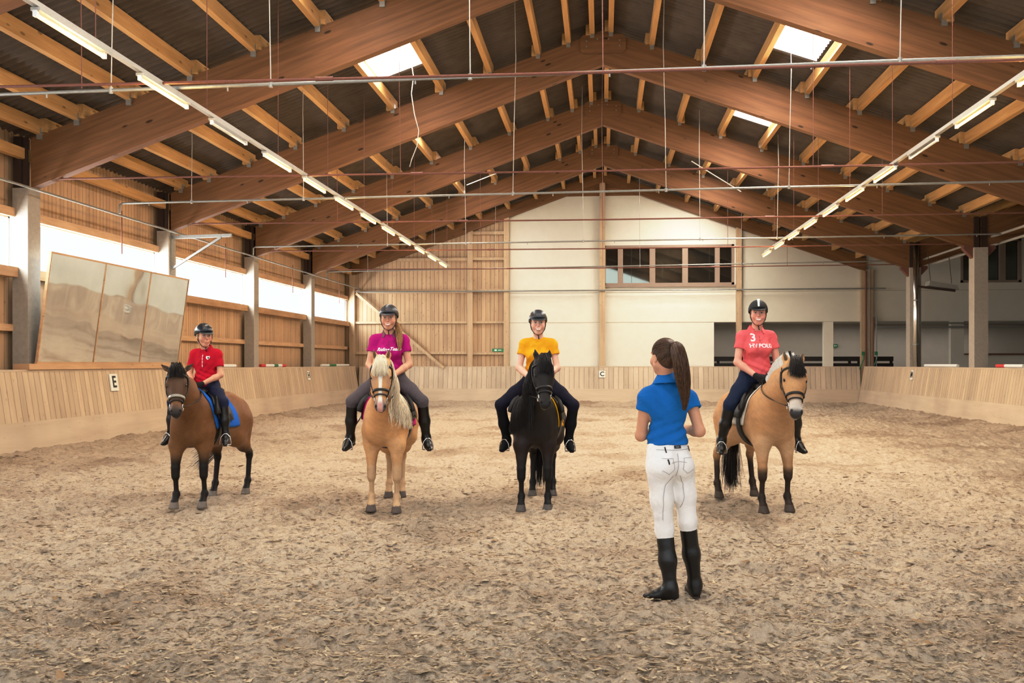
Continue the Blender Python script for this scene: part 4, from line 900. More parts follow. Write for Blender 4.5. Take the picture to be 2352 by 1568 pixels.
def helmet(R, m, stripe=None, matte=False, lab=None):
    h = R['h']; root = R['root']; tl = h.d(.12,0,1)
    pr = [h.EL((-.012,0,.045),(.118,.094,.098),.02), h.EL((-.045,0,.02),(.09,.088,.085),.03), ('cut', arr(h.p(.02,0,.034)), arr(h.d(.10,0,-1)), None, None, .006, None, True)]
    pr = pr[:2]+[CUT(h.p(.02,0,.034), h.d(.30,0,-1), .006)]
    o = blob('riding_helmet', pr, .0055, m, root)
    pk = [h.EL((.095,0,.040),(.058,.074,.010),.01)]; pk[0] = Fr(h.p(.088,0,.042), h.d(1,0,-.28), h.B[:,2], h.s).EL((0,0,0),(.062,.076,.0075),.01)
    blob('helmet_peak', pk, .004, m, o, it=1)
    # rim
    pts = []
    for k in range(33):
        a = 2*PI*k/32; x = .113*math.cos(a)-.020; y = .0925*math.sin(a); z = .034+(x-.02)*.30; pts.append(Vector(h.p(x,y,z)))
    MB().tube(pts, .0045, 6, False).build('rim', BLEATH, o, True)
    if stripe is not None:
        vs = []; b_ = MB(); n = 12
        for k in range(n+1):
            a = math.radians(14+(88-14)*k/n); x = -.012+.1195*math.cos(a); z = .045+.0995*math.sin(a); w = .008+.006*(k/n)
            vs += [h.p(x,-w,z), h.p(x,w,z), h.p(x+.003*math.cos(a),w,z+.003*math.sin(a)), h.p(x+.003*math.cos(a),-w,z+.003*math.sin(a))]
        b_.add([Vector(v) for v in vs], [(4*k+a_,4*k+(a_+1)%4,4*k+4+(a_+1)%4,4*k+4+a_) for k in range(n) for a_ in range(4)]+[(0,1,2,3),(4*n,4*n+1,4*n+2,4*n+3)]).build('centre_stripe', stripe, o)
    else:
        for y in (-.03,.03):
            pts = [Vector(h.p(-.012+.119*math.cos(a)*math.sqrt(1-(y/.094)**2), y, .045+.099*math.sin(a)*math.sqrt(1-(y/.094)**2))) for a in [math.radians(v) for v in range(20,160,14)]]
            MB().tube(pts, .0022, 5, False).build('seam_line', DARKM, o, True)
    for q in (-1,1):
        MB().tube([Vector(h.p(*p)) for p in ((.035,q*.080,.035),(.030,q*.078,-.02),(.030,q*.066,-.065),(.040,q*.040,-.105),(.050,0,-.122))], .0042, 6, flat=.6).build('chin_strap', BLEATH, o, True)
        MB().tube([Vector(h.p(*p)) for p in ((-.05,q*.082,.02),(.0,q*.076,-.035),(.030,q*.068,-.065))], .0035, 6).build('chin_strap', BLEATH, o, True)
    MB().tube([Vector(h.p(*p)) for p in ((.050,0,-.120),(.058,.004,-.150),(.055,.008,-.165))], .006, 6, flat=.5).build('strap_end', BLEATH, o, True)
    return o
def chest_print(R, parts, m, off=.003):
    """lettering laid on the shirt front: parts = list of (text, size, y, z, shear)"""
    T = R['T']; bv = bvh_of(R['shirt']); o = None
    for nm,(txt,size,y0,z0,shear) in parts:
        vs,fs = text_mesh(txt, size, 0.0012, shear); out = []
        for v in vs:
            y = y0+v.x; z = z0+v.y; p = hit(bv, T.p(.5,y,z), -T.B[:,0]); p = np.array(p) if p is not None else T.p(.11,y,z); out.append(Vector(p+T.B[:,0]*(off+v.z)))
        MB().add(out, fs).build(nm, m, R['shirt'])
# ================================================================ the four horses and their riders
def base_paint(body, belly, leg, legz, muz, muzf=.40, dark=None):
    def f(V, hl, isH, n, n2):
        col = np.tile(np.array(body), (len(V),1)); col = mixc(col, belly, sm(-V[:,2], -.95, -.66)*sm(V[:,2],.48,.68)*.8); col = col*(.80+.28*n+.15*n2)[:,None]
        lz = sm(-V[:,2], -legz-.12, -legz+.05); col = mixc(col, np.array(leg), lz)
        if dark is not None: col = mixc(col, dark, sm(-V[:,2], -.2, -.1))
        m = isH*sm(hl[:,0], muzf, muzf+.09); col = mixc(col, muz[0], m); col = mixc(col, muz[1], isH*sm(hl[:,0], muzf+.06, muzf+.13)*sm(hl[:,2]*1.0, -.07, .0))
        return col
    return f
def paint1(V, hl, isH, n, n2):
    c = base_paint((.205,.090,.032),(.24,.115,.045),(.012,.008,.006),.56,((.10,.06,.04),(.030,.024,.022)))(V,hl,isH,n,n2)
    c = mixc(c, np.array((.075,.038,.020)), isH*sm(hl[:,0],-.1,.02)*(1-sm(hl[:,0],.34,.42))*.75); return mixc(c, (.30,.25,.21), isH*sm(-hl[:,2],.045,.07)*sm(hl[:,0],.47,.50))
def paint2(V, hl, isH, n, n2):
    c = base_paint((.58,.315,.135),(.66,.42,.22),(.58,.40,.24),.50,((.25,.19,.17),(.12,.10,.10)))(V,hl,isH,n,n2)
    w = .030-.012*sm(hl[:,0],.10,.30)+.010*sm(hl[:,0],.38,.5); bl = isH*(1-sm(np.abs(hl[:,1]+.004),w*.7,w*1.15))*sm(hl[:,2],-.02,.0)*(hl[:,0]>-.02); c = mixc(c, (.80,.74,.66), bl)
    c = mixc(c, (.62,.33,.28), bl*sm(hl[:,0],.44,.49)); return mixc(c, (.42,.30,.22), isH*np.exp(-((hl[:,0]-.24)**2/.004+(np.abs(hl[:,1])-.075)**2/.0012))*.6)
def paint3(V, hl, isH, n, n2):
    c = base_paint((.016,.012,.011),(.030,.016,.012),(.008,.007,.007),.45,((.022,.018,.017),(.020,.017,.016)))(V,hl,isH,n,n2)
    return mixc(c, (.16,.14,.12), isH*sm(hl[:,0],.50,.54)*sm(-hl[:,2],.01,.04))
def paint4(V, hl, isH, n, n2):
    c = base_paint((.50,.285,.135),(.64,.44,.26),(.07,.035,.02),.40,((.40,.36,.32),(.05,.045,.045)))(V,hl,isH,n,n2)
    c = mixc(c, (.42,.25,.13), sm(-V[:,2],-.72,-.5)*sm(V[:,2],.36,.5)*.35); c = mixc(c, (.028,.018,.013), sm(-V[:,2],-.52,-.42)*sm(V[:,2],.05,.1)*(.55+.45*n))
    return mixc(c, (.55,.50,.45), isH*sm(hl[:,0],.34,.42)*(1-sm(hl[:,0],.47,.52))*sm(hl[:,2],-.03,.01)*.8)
HC = [
 dict(name='horse', label='small bay brown pony with black legs and bushy dark forelock, carrying the rider in red', s=.95, front=[(402,1168),(467,1166)], hind=[(491,1141),(566,1134)],
      poll=(407,853,10.12), chin=(404,957,9.86), face=(.33,-1,.25), paint=paint1, hoof=(.22,.18,.15), ears=[(-.095,.175,.01),(-.095,.175,.01)], neck=1.05),
 dict(name='horse', label='golden haflinger type horse with flaxen mane and white blaze, carrying the rider in magenta', s=.985, front=[(853,1174),(911,1178)], hind=[(893,1143),(923,1142)],
      poll=(876,828,10.10), chin=(874,946,9.92), face=(.17,-1,.22), paint=paint2, hoof=(.13,.10,.085)),
 dict(name='horse', label='black pony with long black mane, carrying the rider in yellow', s=.97, front=[(1197,1174),(1258,1173)], hind=[(1223,1139),(1269,1138)],
      poll=(1247,826,10.12), chin=(1253,938,9.90), face=(.27,-1,.22), paint=paint3, hoof=(.13,.11,.10)),
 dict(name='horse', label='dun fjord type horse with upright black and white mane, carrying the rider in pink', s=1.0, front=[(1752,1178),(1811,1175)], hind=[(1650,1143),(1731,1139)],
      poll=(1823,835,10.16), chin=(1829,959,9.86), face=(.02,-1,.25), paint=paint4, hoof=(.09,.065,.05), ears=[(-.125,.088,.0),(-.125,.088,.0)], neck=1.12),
]
MANE = [hair_mat('black_horsehair',(.010,.008,.007),(.035,.022,.016)), hair_mat('flaxen_horsehair',(.78,.64,.44),(.90,.82,.68)), hair_mat('jet_horsehair',(.006,.005,.005),(.022,.016,.014)),
        hair_mat('white_horsehair',(.62,.60,.55),(.80,.79,.75))]
def mane(R, hair, side, length, nst, r=.0045, t0=0.0, spread=.05, name='mane', t1=1.0, wave=.012):
    c0,c1,c2 = R['c0'],R['c1'],R['c2']+R['H'].d(-1,0,0)*.05; bv = R['bv']; paths = []
    for i in range(nst):
        t_ = t0+(t1-t0)*random.random(); a = (1-t_)**2*c0+2*t_*(1-t_)*(c1*2-.5*c0-.5*c2)+t_**2*c2; L = length*(.7+.5*random.random())*(.75+.5*math.sin(PI*min(1,t_+.15)))
        a = a+np.array((0,random.uniform(-.02,.02),.035)); cy = a[1]; p = [Vector(a-np.array((0,0,.06)))]; th0 = random.random()*6; dx = random.gauss(0,.25)-.05
        n = 10; jit = random.random()
        for k in range(1,n+1):
            f = k/n; zz = a[2]+.03-L*f**1.25; xx = a[0]+dx*L*f*.6+.012*math.sin(th0+5*f); y0 = cy+side*(.02+spread*math.sqrt(f))
            h_ = hit(bv, (xx, side*.8, zz), (0,-side,0)); yy = side*h_.y if h_ is not None else -9; yy = max(yy+.006+.03*jit, side*y0); p.append(Vector((xx, side*yy+wave*math.sin(th0+4*f)*f, zz)))
        paths.append(p)
    return strands(name, paths, hair, R['root'], r, .0015)
def forelock(R, hair, L, w, n, lift=.02, side=0.0, puff=0.0, r=.004):
    H = R['H']; bv = R['bv']; paths = []
    for i in range(n):
        y0 = random.uniform(-.030,.030); x0 = random.uniform(-.035,.03); ll = L*random.uniform(.65,1.1); y1 = y0*w/.03+side*ll+random.gauss(0,.012); z0 = random.uniform(.0,.03); p = [Vector(H.p(x0,y0,-.03+z0))]; pf = puff*random.random()
        for k in range(1,9):
            f = k/8; x = x0-.02-pf*.4*math.sin(PI*min(1,f*1.4))+ll*f; y = y0+(y1-y0)*f**.8; h_ = hit(bv, H.p(x,y,.3), -H.B[:,2]); 
            zl = H.loc(np.array([h_]))[0][2] if h_ is not None else .05
            if k <= 2 and puff: zl = max(zl,.05)
            zl = min(max(zl, -.02), .10); p.append(Vector(H.p(x, y, zl+.008+z0+pf*math.sin(PI*min(1,f*1.2)))))
        paths.append(p)
    return strands('forelock', paths, hair, R['root'], r, .0012)
def tail(R, hair, L, n, side=0.0, sweep=0.0):
    T = R['T']; s = R['s']; paths = []
    for i in range(n):
        a = T.p(-.70+random.uniform(-.03,.03), random.uniform(-.03,.03), 1.10+random.uniform(-.06,.03)); ll = L*random.uniform(.75,1.05); y1 = random.gauss(0,.05)+side; x1 = random.gauss(0,.035); p = []
        for k in range(10):
            f = k/9; p.append(Vector((a[0]-.10*math.sin(PI*min(1,f*1.3)*.5)+x1*f, a[1]+y1*f+sweep*f*f, a[2]-ll*f**1.1)))
        paths.append(p)
    return strands('tail', paths, hair, R['root'], .0038, .0012)
def rider_joints(S, b=1.0, lean=0.0, hands=(.26,.05,.10), out=.36, kn=(.19,.325,-.20), an=(.09,.385,-.60), dy=0.0, headf=.03, sw=.158, toe=.35):
    o = np.array(S); J = {}; A = lambda x,y,z: o+np.array((x,y+dy,z))*b
    J['pelvis'] = A(-.02,0,.09); J['chest'] = A(-.01+lean*.5,0,.37); J['neck'] = A(-.02+lean,0,.565); J['head'] = A(.01+lean+headf,0,.722)
    for s_,q in (('L',1),('R',-1)):
        J['sho'+s_] = A(-.015+lean,q*sw,.505); J['elb'+s_] = A(.02+lean,q*(sw+.055),.225); J['wri'+s_] = A(hands[0],q*hands[1],hands[2])
        J['hip'+s_] = A(.0,q*.095,.065); J['kne'+s_] = A(kn[0],q*kn[1],kn[2]); J['ank'+s_] = A(an[0],q*an[1],an[2])
        J['toe'+s_] = J['ank'+s_]+np.array((.15,q*.15*toe,-.05))*b
        d = J['wri'+s_]-J['elb'+s_]; d = d/np.linalg.norm(d); dd = d+np.array((.25,-q*.2,.1)); J['hand'+s_] = (dd/np.linalg.norm(dd), (0,q*.75,.65), -q, 62)
    return J
def feet_of(J, b):
    f = {}
    for s_,q in (('L',1),('R',-1)):
        a = np.array(J['ank'+s_]); t_ = np.array(J['toe'+s_]); d = (t_-a); d /= np.linalg.norm(d); fr_ = Fr(a, t_-a, (0,0,1), b); f[q] = dict(ank=a, ball=fr_.p(.095,0,-.098), dir=d*np.array((1,1,0)), kne=J['kne'+s_])
    return f
def look_local(R, v): return np.array(R['Mi'].to_3x3() @ Vector(v))
HR = [horse(c) for c in HC]
SK = [(.62,.335,.225),(.60,.33,.22),(.70,.43,.33),(.66,.34,.26)]
SHIRT = [cloth('red_polo_cloth',(.50,.008,.030),.85,folds=1), cloth('magenta_polo_cloth',(.42,.008,.19),.85,folds=1), cloth('yellow_tee_cloth',(.78,.37,.012),.85,folds=1), cloth('pink_polo_cloth',(.78,.15,.16),.85,folds=1)]
NAVY = cloth('navy_breeches',(.022,.024,.055),.85,folds=1); GREYB = cloth('grey_breeches',(.115,.095,.105),.85,folds=1); DENIM = cloth('dark_denim',(.016,.026,.060),.85,folds=1); NAVY2 = cloth('midnight_breeches',(.012,.011,.025),.85,folds=1)
GLV = cloth('black_glove_knit',(.018,.015,.015),.8); PRW = plain('white_print',(.85,.80,.80),.7)
HELM = [plain('glossy_black_shell',(.014,.020,.028),.32,.0,.1), plain('ribbed_black_shell',(.040,.038,.044),.40,.0,.1), plain('graphite_shell',(.040,.042,.048),.38,.0,.1), plain('matte_black_velvet',(.012,.012,.013),.7,.0,.1)]
for R, rz_ in zip(HR,(0,0,0,0)): R['sx'] = .0
lab_s = ['black leather saddle on the bay pony under the rider in red','black leather saddle on the golden horse under the rider in magenta','black leather saddle on the black pony under the rider in yellow','black leather saddle on the dun horse under the rider in pink']
lab_p = ['bright blue saddle pad on the bay pony','magenta saddle pad on the golden horse','yellow saddle pad on the black pony','cream white saddle pad on the dun horse']
padc = [(.02,.14,.50),(.55,.01,.22),(.85,.45,.02),(.70,.66,.58)]; padn = ['blue_pad_cloth','magenta_pad_cloth','yellow_pad_cloth','white_pad_cloth']
lab_b = ['black bridle with silver grey noseband on the bay pony','black leather bridle on the golden horse','black leather bridle with ring bit on the black pony','black leather bridle with long rein on the dun horse']
PB = [.89,1.05,1.02,1.10]; RZ = [.03,.072,.062,.07]; SXs = [.14,.07,.07,.06]; KNS = [(.22,.34,-.12),(.19,.37,-.16),(.20,.40,-.18),(.17,.345,-.20)]; ANS = [(.21,.37,-.53),(.09,.405,-.55),(.10,.345,-.565),(.06,.395,-.57)]
PEOPLE = []
pl = ['child in red polo shirt, navy breeches and glossy black helmet riding the bay pony','smiling woman in magenta polo shirt, grey breeches and black helmet riding the golden horse',
      'smiling young woman in mustard yellow t-shirt and dark helmet riding the black pony','smiling young woman in pink polo shirt and helmet with silver stripe riding the dun horse']
for k,R in enumerate(HR):
    b = PB[k]; zt_ = hit(R['bv'], (SXs[k]*R['s'],0,2.0), (0,0,-1)).z; S = (SXs[k]*R['s'], 0, zt_+RZ[k])
    J = rider_joints(S, b, hands=(.21,.07,.075) if k==3 else (.26,.05,.10), kn=KNS[k], an=ANS[k])
    if k == 0: look = look_local(R, (.62,-.72,-.06))
    elif k == 1: look = look_local(R, (.10,-1,-.02))
    elif k == 2: look = look_local(R, (.12,-1,-.02))
    else: look = look_local(R, (-.10,-1,.0))
    cfg = dict(label=pl[k], b=b, look=look, skin=SK[k], brow=[(.25,.14,.07),(.14,.07,.03),(.30,.15,.07),(.22,.11,.05)][k], shirt=SHIRT[k], trou=[NAVY,GREYB,NAVY2,DENIM][k], female=0 if k==0 else 1, hs=[1.17,1.07,1.08,1.02][k],
               collar=[SHIRT[0],plain('taupe_collar',(.17,.09,.09),.8),None,SHIRT[3]][k], glove=[GLV,None,None,GLV][k], hem=-.03, sleeve=[.62,.50,.46,.50][k], smile=.25 if k==0 else 1.0, boot=BOOTM if k!=2 else cloth('black_suede_chaps',(.008,.008,.010),.8), bh=.90)
    Pn = person(cfg, J, R['org'], R['rz']); PEOPLE.append(Pn)
    hm = helmet(Pn, HELM[k], plain('silver_stripe',(.55,.55,.52),.35,.6) if k==3 else None)
    saddlery(R, lab_s[k], lab_p[k], padc[k], padn[k], SXs[k], feet_of(J, b))
    hw = [np.array(J['wri'+s_])+np.array(J['hand'+s_][0])*.07*b-np.array((0,0,.02)) for s_ in 'RL']
    bridle(R, hw, lab_b[k], silver=(k==0))
# manes, forelocks and tails
forelock(HR[0], MANE[0], .12, .085, 1300, puff=.06, r=.0022); mane(HR[0], MANE[0], -1, .20, 500, t0=.1, r=.003)
forelock(HR[1], MANE[1], .19, .074, 1400, side=-.02, r=.0022, puff=.015); mane(HR[1], MANE[1], 1, .36, 1700, r=.0028, t0=.12, spread=.06, t1=.92)
forelock(HR[2], MANE[2], .18, .076, 1300, side=.04, puff=.035, r=.0020); mane(HR[2], MANE[2], -1, .40, 1700, r=.0028, t0=.12, spread=.06, t1=.92)
forelock(HR[3], MANE[0], .18, .064, 1300, side=.08, puff=.03, r=.0019)
def roach(R):
    c0,c1,c2 = R['c0'],R['c1'],R['c2']+R['H'].d(-1,0,0)*.05; W_ = []; B_ = []
    for i in range(4200):
        t_ = random.uniform(.12,1.02); mid = (c1*2-.5*c0-.5*c2); a = (1-t_)**2*c0+2*t_*(1-t_)*mid+t_**2*c2; d = 2*(1-t_)*(mid-c0)+2*t_*(c2-mid); d /= np.linalg.norm(d); up = np.cross(np.cross(d,(0,0,1)), d)*1.0; up /= np.linalg.norm(up)
        y = random.uniform(-.030,.030); hgt = .155*(.6+.4*math.sin(PI*min(1,max(0,t_-.05))))*(1.14 if abs(y)<.010 else .93)*random.uniform(.9,1.05)
        o = a+np.array((0,y,.0))+up*.02; p = [Vector(o+up*hgt*f+np.array((0,y*.5*f,0))) for f in (0,.35,.7,1.0)]; (B_ if abs(y)<.009 else W_).append(p)
    strands('mane', W_, MANE[3], R['root'], .0034, .0016); o = strands('mane_centre', B_, MANE[0], R['root'], .0036, .0018); o['label'] = 'black centre of the upright mane'
roach(HR[3])
tail(HR[0], MANE[0], .72, 90, side=-.14, sweep=-.40); tail(HR[1], MANE[1], .72, 60, side=-.05); tail(HR[2], MANE[2], .95, 360, side=-.03); tail(HR[3], MANE[0], .98, 480, side=0)
# shirt prints
chest_print(PEOPLE[1], [('shirt_lettering',('Riding', .052, -.058, .016, .45)), ('shirt_lettering',('Team', .052, .072, .022, .45))], PRW)
chest_print(PEOPLE[3], [('shirt_lettering',('HV POLO', .058, .010, .022, 0)), ('shirt_number',('3', .115, -.066, .105, 0))], PRW)
WHM = plain('badge_white',(.8,.78,.74),.6); 
def badge(Pn, y0, z0, sc, m, nm):
    bv = bvh_of(Pn['shirt']); T = Pn['T']; q = []
    for y,z in ((-1,1),(0,.85),(1,1),(1,-.1),(.6,-.8),(0,-1.2),(-.6,-.8),(-1,-.1)):
        h_ = hit(bv, T.p(.5,y0+y*sc,z0+z*sc), -T.B[:,0]); q.append(h_+Vector(T.B[:,0])*(.004 if m is WHM else .006))
    n_ = Vector(T.B[:,0])*.002; k = len(q); return MB().add(q+[v+n_ for v in q], [tuple(range(k)), tuple(range(2*k-1,k-1,-1))]+[(i,(i+1)%k,(i+1)%k+k,i+k) for i in range(k)]).build(nm, m, Pn['shirt'])
badge(PEOPLE[0], .068, .075, .021, WHM, 'shirt_badge'); badge(PEOPLE[0], .074, .072, .010, plain('badge_navy',(.02,.02,.05),.6), 'badge_emblem')
def blouse_buttons(Pn, zs, m):
    bv = bvh_of(Pn['shirt']); T = Pn['T']
    for z in zs:
        p = hit(bv, T.p(.5,0,z), -T.B[:,0]); p = np.array(p) if p is not None else T.p(.11,0,z)
        MB().tube([p, p+T.B[:,0]*.004], .006, 8).build('button', m, Pn['shirt'])
    for a_,z_ in ((zs[0]+.02, zs[-1]-.02),):
        q = [hit(bv, T.p(.5,.0,z_+(a_-z_)*i/6), -T.B[:,0]) for i in range(7)]; q = [v+Vector(T.B[:,0])*.002 for v in q if v is not None]
        if len(q) > 2: MB().tube(q, .002, 4).build('placket_edge', m, Pn['shirt'])
blouse_buttons(PEOPLE[0], (.10,.06,.02,-.03), WHM); blouse_buttons(PEOPLE[1], (.10,.06), plain('purple_button',(.15,.01,.08),.5)); blouse_buttons(PEOPLE[3], (.11,.08), plain('rose_button',(.45,.08,.08),.5))
# rider in magenta: ponytail over the shoulder
def lock(Pn, pts, n, w, m, name='ponytail', r=.0028, taper=.7):
    pts = [np.array(p, float) for p in pts]; k = len(pts); paths = []
    for i in range(n):
        a = random.random()*6.283; rr = math.sqrt(random.random())*w; e1 = random.random(); out = []
        for j,p in enumerate(pts):
            f = j/(k-1); d = pts[min(j+1,k-1)]-pts[max(j-1,0)]; d /= np.linalg.norm(d); u = np.cross(d,(1,.2,.1)); u /= np.linalg.norm(u); v = np.cross(d,u); sp = rr*(.45+1.1*math.sin(PI*min(1,f*.8+.1)))*(1-taper*max(0,f-.6)/.4)
            sp += w*.10*math.sin(a*3+f*7+rr*200)*f; aa = a+.5*math.sin(f*5+e1*6)*.5; out.append(p+(u*math.cos(aa)+v*math.sin(aa))*sp)
        m_ = int(k-1) ; cut = 1-.12*e1; out[-1] = out[-2]+(out[-1]-out[-2])*cut
        # smooth
        q = [Vector(o) for o in out]; sm_ = []
        for j in range(len(q)-1): sm_ += [q[j], (q[j]+q[j+1])/2]
        sm_.append(q[-1]); sm_ = [sm_[0]]+[(sm_[j-1]+sm_[j]*2+sm_[j+1])/4 for j in range(1,len(sm_)-1)]+[sm_[-1]]; paths.append(sm_)
    return strands(name, paths, m, Pn['root'], r, .0010)
BLOND = hair_mat('honey_hair',(.22,.11,.04),(.50,.28,.11)); h = PEOPLE[1]['h']; T = PEOPLE[1]['T']
lock(PEOPLE[1], [h.p(-.07,.03,-.03), h.p(-.055,.075,-.06), h.p(-.01,.095,-.11), T.p(.06,.115,.16), T.p(.105,.12,.10), T.p(.118,.122,.04), T.p(.118,.12,.0)], 420, .026, BLOND, r=.0020)
for k,cc in ((1,BLOND),(2,hair_mat('ginger_hair',(.30,.12,.04),(.5,.25,.1))),(3,hair_mat('ash_hair',(.12,.06,.03),(.3,.17,.08))),(0,hair_mat('fair_hair',(.35,.2,.09),(.6,.4,.2)))):
    h = PEOPLE[k]['h']; blob('hair', [h.EL((-.035,0,.02),(.082,.079,.080),.02), h.EL((-.05,0,-.045),(.045,.055,.05),.02)]+[h.EL((.005,q*.068,.015),(.028,.012,.03),.015) for q in (-1,1)], .006, cc, PEOPLE[k]['root'])
# ================================================================ the instructor, seen from behind
D0 = 6.73; I0 = ground(1560,1372); I0.z = 0
def wj(px, py, d): return np.array(atD(px, py, d))-np.array(I0)
J = dict(pelvis=wj(1533,1055,6.72), chest=wj(1531,940,6.72), neck=wj(1530,872,6.72), head=wj(1524,820,6.70),
    shoL=wj(1484,908,6.69), shoR=wj(1584,911,6.77), elbL=wj(1472,1000,6.74), elbR=wj(1607,990,6.70), wriL=wj(1500,985,6.50+.46), wriR=wj(1570,985,6.50+.42),
    hipL=wj(1514,1078,6.685), hipR=wj(1566,1078,6.765), kneL=wj(1526,1215,6.72), kneR=wj(1579,1196,6.78), ankL=wj(1540,1348,6.68), ankR=wj(1596,1338,6.82))
vd = np.array((math.sin(math.atan((1540-1176)/F)-TH), math.cos(math.atan((1540-1176)/F)-TH), 0)); rt = np.array((vd[1],-vd[0],0))
J['toeL'] = J['ankL']+(-rt*.15+vd*.03)-np.array((0,0,.05)); J['toeR'] = J['ankR']+(-rt*.04+vd*.15)-np.array((0,0,.05))
J['ankL'][2] = .085; J['ankR'][2] = .085
J['handL'] = ((rt*.8+vd*.3+np.array((0,0,-.1))), vd*.3+np.array((0,0,1)), -1, 40); J['handR'] = ((-rt*.8+vd*.3), vd*.3+np.array((0,0,1)), 1, 40)
BLUE = cloth('blue_polo_cloth',(.010,.165,.46),.8,folds=1); WHT = cloth('white_breeches',(.88,.84,.80),.8,folds=1)
cfg = dict(label='woman standing with her back turned in blue polo, white breeches and tall black boots', b=1.0, look=(-rt*.58+vd*.81), skin=(.60,.32,.20), brow=(.1,.05,.03), shirt=BLUE, trou=WHT, collar=BLUE, gap=40, hem=.104, sleeve=.34, stand=1, bh=.93, waist=.128, thigh=.088, waistz=.118, smile=.2)
INS = person(cfg, J, I0, 0)
h = INS['h']; BR = hair_mat('brown_hair',(.045,.020,.010),(.16,.075,.035))
pr = [h.EL((-.022,0,.038),(.098,.081,.090),.02), h.EL((-.055,0,-.02),(.055,.062,.06),.03)]+[HS(h.p(.075,0,.0), h.d(1,0,-.35), .10)]+[h.EL((.03,q*.085,-.03),(.055,.03,.05),.02,True) for q in (-1,1)]
hc = blob('hair', pr, .0048, BR, INS['root'])
# combed strands lying on the scalp, drawn back to the tie
tie = h.p(-.115,0,.070); bvh_h = bvh_of(hc); paths = []
for i in range(520):
    th_ = random.uniform(-2.7,2.7); ph = random.uniform(-.75,1.0); st = h.p(-.02+.10*math.cos(th_)*math.cos(ph), .085*math.sin(th_)*math.cos(ph), .035+.09*math.sin(ph)); p = []
    if h.loc(st[None])[0][0] > .06 and h.loc(st[None])[0][2] < .06: continue
    for k in range(8):
        f = k/7*.98; q = st*(1-f)+tie*f; c = h.p(-.03,0,.025); d = q-c; d /= np.linalg.norm(d); hh = hit(bvh_h, c+d*.3, -d); p.append(Vector((np.array(hh) if hh is not None else q)+d*.003))
    paths.append(p)
strands('combed_hair', paths, BR, INS['root'], .0022, .0012)
MB().tube(torus(tie-h.d(.0,0,.0), h.d(-.8,0,.5), .021, 0), .009, 8, False).build('hair_tie', BLEATH, INS['root'], True)
lock(INS, [tie+h.d(.02,0,-.01), h.p(-.150,0,.072), wj(1556,800,6.54), wj(1563,830,6.53), wj(1568,865,6.55), wj(1572,900,6.56), wj(1573,925,6.57), wj(1572,942,6.58)], 1000, .034, BR, r=.0021)
# breeches details: belt, loops, patch, pockets, seams
PFI = INS['PF']; bt = bvh_of(INS['trou'])
def on_trou(y, z, off=.003):
    p = hit(bt, PFI.p(-.6,y,z), PFI.B[:,0]); return (p-Vector(PFI.B[:,0])*off) if p is not None else None
def tline(nm, pts, r, m):
    q = [on_trou(*p) for p in lerp_path(pts, 6)]; q = [v for v in q if v is not None]
    if len(q) > 2: MB().tube(q, r, 5).build(nm, m, INS['trou'], True)
SEAM = plain('grey_seam_thread',(.36,.33,.32),.8); INK = plain('navy_trim',(.02,.02,.03),.6)
tline('waistband_seam', [(.15,.078),(0,.073),(-.15,.078)], .0014, SEAM); tline('waistband_seam', [(.146,.112),(0,.110),(-.146,.112)], .0014, SEAM)
tline('seat_seam', [(0,.05),(0,-.10)], .0013, SEAM); tline('yoke_seam', [(.06,-.01),(0,.0),(-.06,-.01)], .0013, SEAM)
for q in (-1,1):
    tline('pocket_stitching', [(q*.12,.022),(q*.045,.020),(q*.035,-.055),(q*.075,-.085),(q*.125,-.058)], .0012, SEAM); tline('inseam_stitching', [(q*.03,-.10),(q*.075,-.16),(q*.085,-.25),(q*.07,-.40)], .0014, SEAM)
tline('pocket_tag', [(.085,.015),(.080,-.018)], .005, INK); tline('belt_loop', [(.085,.095),(.082,.058)], .004, INK); tline('belt_loop', [(-.125,.095),(-.125,.06)], .004, INK)
lb = [on_trou(y,z,.004) for y,z in ((.022,.084),(-.030,.084),(-.030,.104),(.022,.104))]
if all(v is not None for v in lb):
    n_ = Vector(-PFI.B[:,0]); pb = MB().add(lb+[v+n_*.003 for v in lb], [(0,1,2,3),(7,6,5,4),(0,4,5,1),(1,5,6,2),(2,6,7,3),(3,7,4,0)]).build('waist_label', INK, INS['trou'])
    bar = MB().bar(lb[0]*.3+lb[1]*.7*1+(lb[3]-lb[0])*.5+n_*.004, lb[0]*.8+lb[1]*.2+(lb[3]-lb[0])*.5+n_*.004, .005, .002); bar.build('label_lettering', PRW, pb)
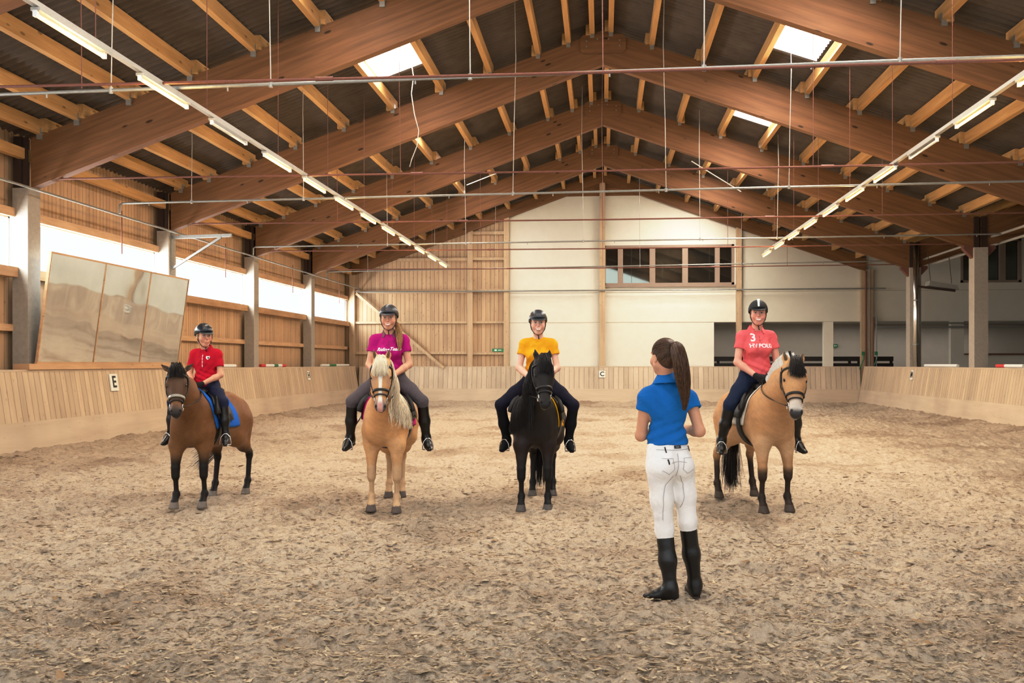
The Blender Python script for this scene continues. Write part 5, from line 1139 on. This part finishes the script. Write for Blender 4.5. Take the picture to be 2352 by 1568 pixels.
# ================================================================ light, world, camera
w = bpy.data.worlds.new('World'); bpy.context.scene.world = w; w.use_nodes = True
bg = w.node_tree.nodes['Background']; bg.inputs[0].default_value = (.86,.93,1,1); bg.inputs[1].default_value = 1.35
def area(name, loc, rot, sx, sy, power, col=(1,1,1)):
    l = bpy.data.lights.new(name, 'AREA'); l.shape = 'RECTANGLE'; l.size = sx; l.size_y = sy; l.energy = power; l.color = col
    o = bpy.data.objects.new(name, l); o.location = loc; o.rotation_euler = rot; C.objects.link(o); return o
for i in range(6): area('window_daylight', (-10.32, colY[i]+2.76, 3.7), (0, math.radians(-76), 0), .85, 5.0, 260, (.93,.97,1))
for s in (-1,1):
    for y0,y1 in SKY[s][1:]: area('skylight_daylight', (s*(SKX[s][0]+.5), (y0+y1)/2, zr(4.1)-.12), (0, s*math.radians(19), 0), .9, 2.9, 330 if s > 0 else 110, (1,.93,.84))
area('overhead_fill', (0, 8.5, 7.4), (math.radians(28),0,0), 12, 4.5, 520, (1,.95,.87))  # added soft fill above the view, not an opening in the roof
area('frontal_fill', (0, -2.5, 4.0), (math.radians(82),0,0), 14, 4.5, 240, (1,.93,.84))  # added frontal fill behind the camera, no door modelled there
for X_,n_,d0_,off_ in ((-5.0,12,8.76,(2,)),(4.66,10,9.92,(2,))):
    for k in range(n_):
        if k in off_: continue
        yc = (d0_+1.97*k+X_*sn)/cs+.59; l = bpy.data.lights.new('tube_glow','POINT'); l.energy = 44; l.color = (1,.66,.28); l.shadow_soft_size = .12
        o = bpy.data.objects.new('tube_glow', l); o.location = (X_, yc, 4.42); C.objects.link(o)
area('recess_fill', (9.5, GY+1.9, 3.1), (0,0,0), 12, 1, 90, (1,.93,.85))  # invisible fill added to brighten the recess, no fitting behind it
cam = bpy.data.cameras.new('camera'); co = bpy.data.objects.new('camera', cam); C.objects.link(co)
cam.sensor_width = 36; cam.lens = 36*F/2352; cam.shift_y = (VY-784)/2352; cam.clip_start = .05
co.location = (0,0,CH); co.rotation_euler = (PI/2, 0, TH); bpy.context.scene.camera = co
sc = bpy.context.scene
sc.view_settings.view_transform = 'Standard'; sc.view_settings.look = 'None'; sc.view_settings.exposure = -.12
sc.view_settings.use_curve_mapping = True
cm = sc.view_settings.curve_mapping; cv = cm.curves[3]
for x_,y_ in ((.25,.205),(.60,.635),(.85,.92)): cv.points.new(x_,y_)
cm.update()
sc.cycles.max_bounces = 4; sc.cycles.diffuse_bounces = 3; sc.cycles.glossy_bounces = 2; sc.cycles.sample_clamp_indirect = 4; sc.cycles.use_denoising = True
sc.cycles.use_adaptive_sampling = True; sc.cycles.adaptive_threshold = .10; sc.cycles.adaptive_min_samples = 14
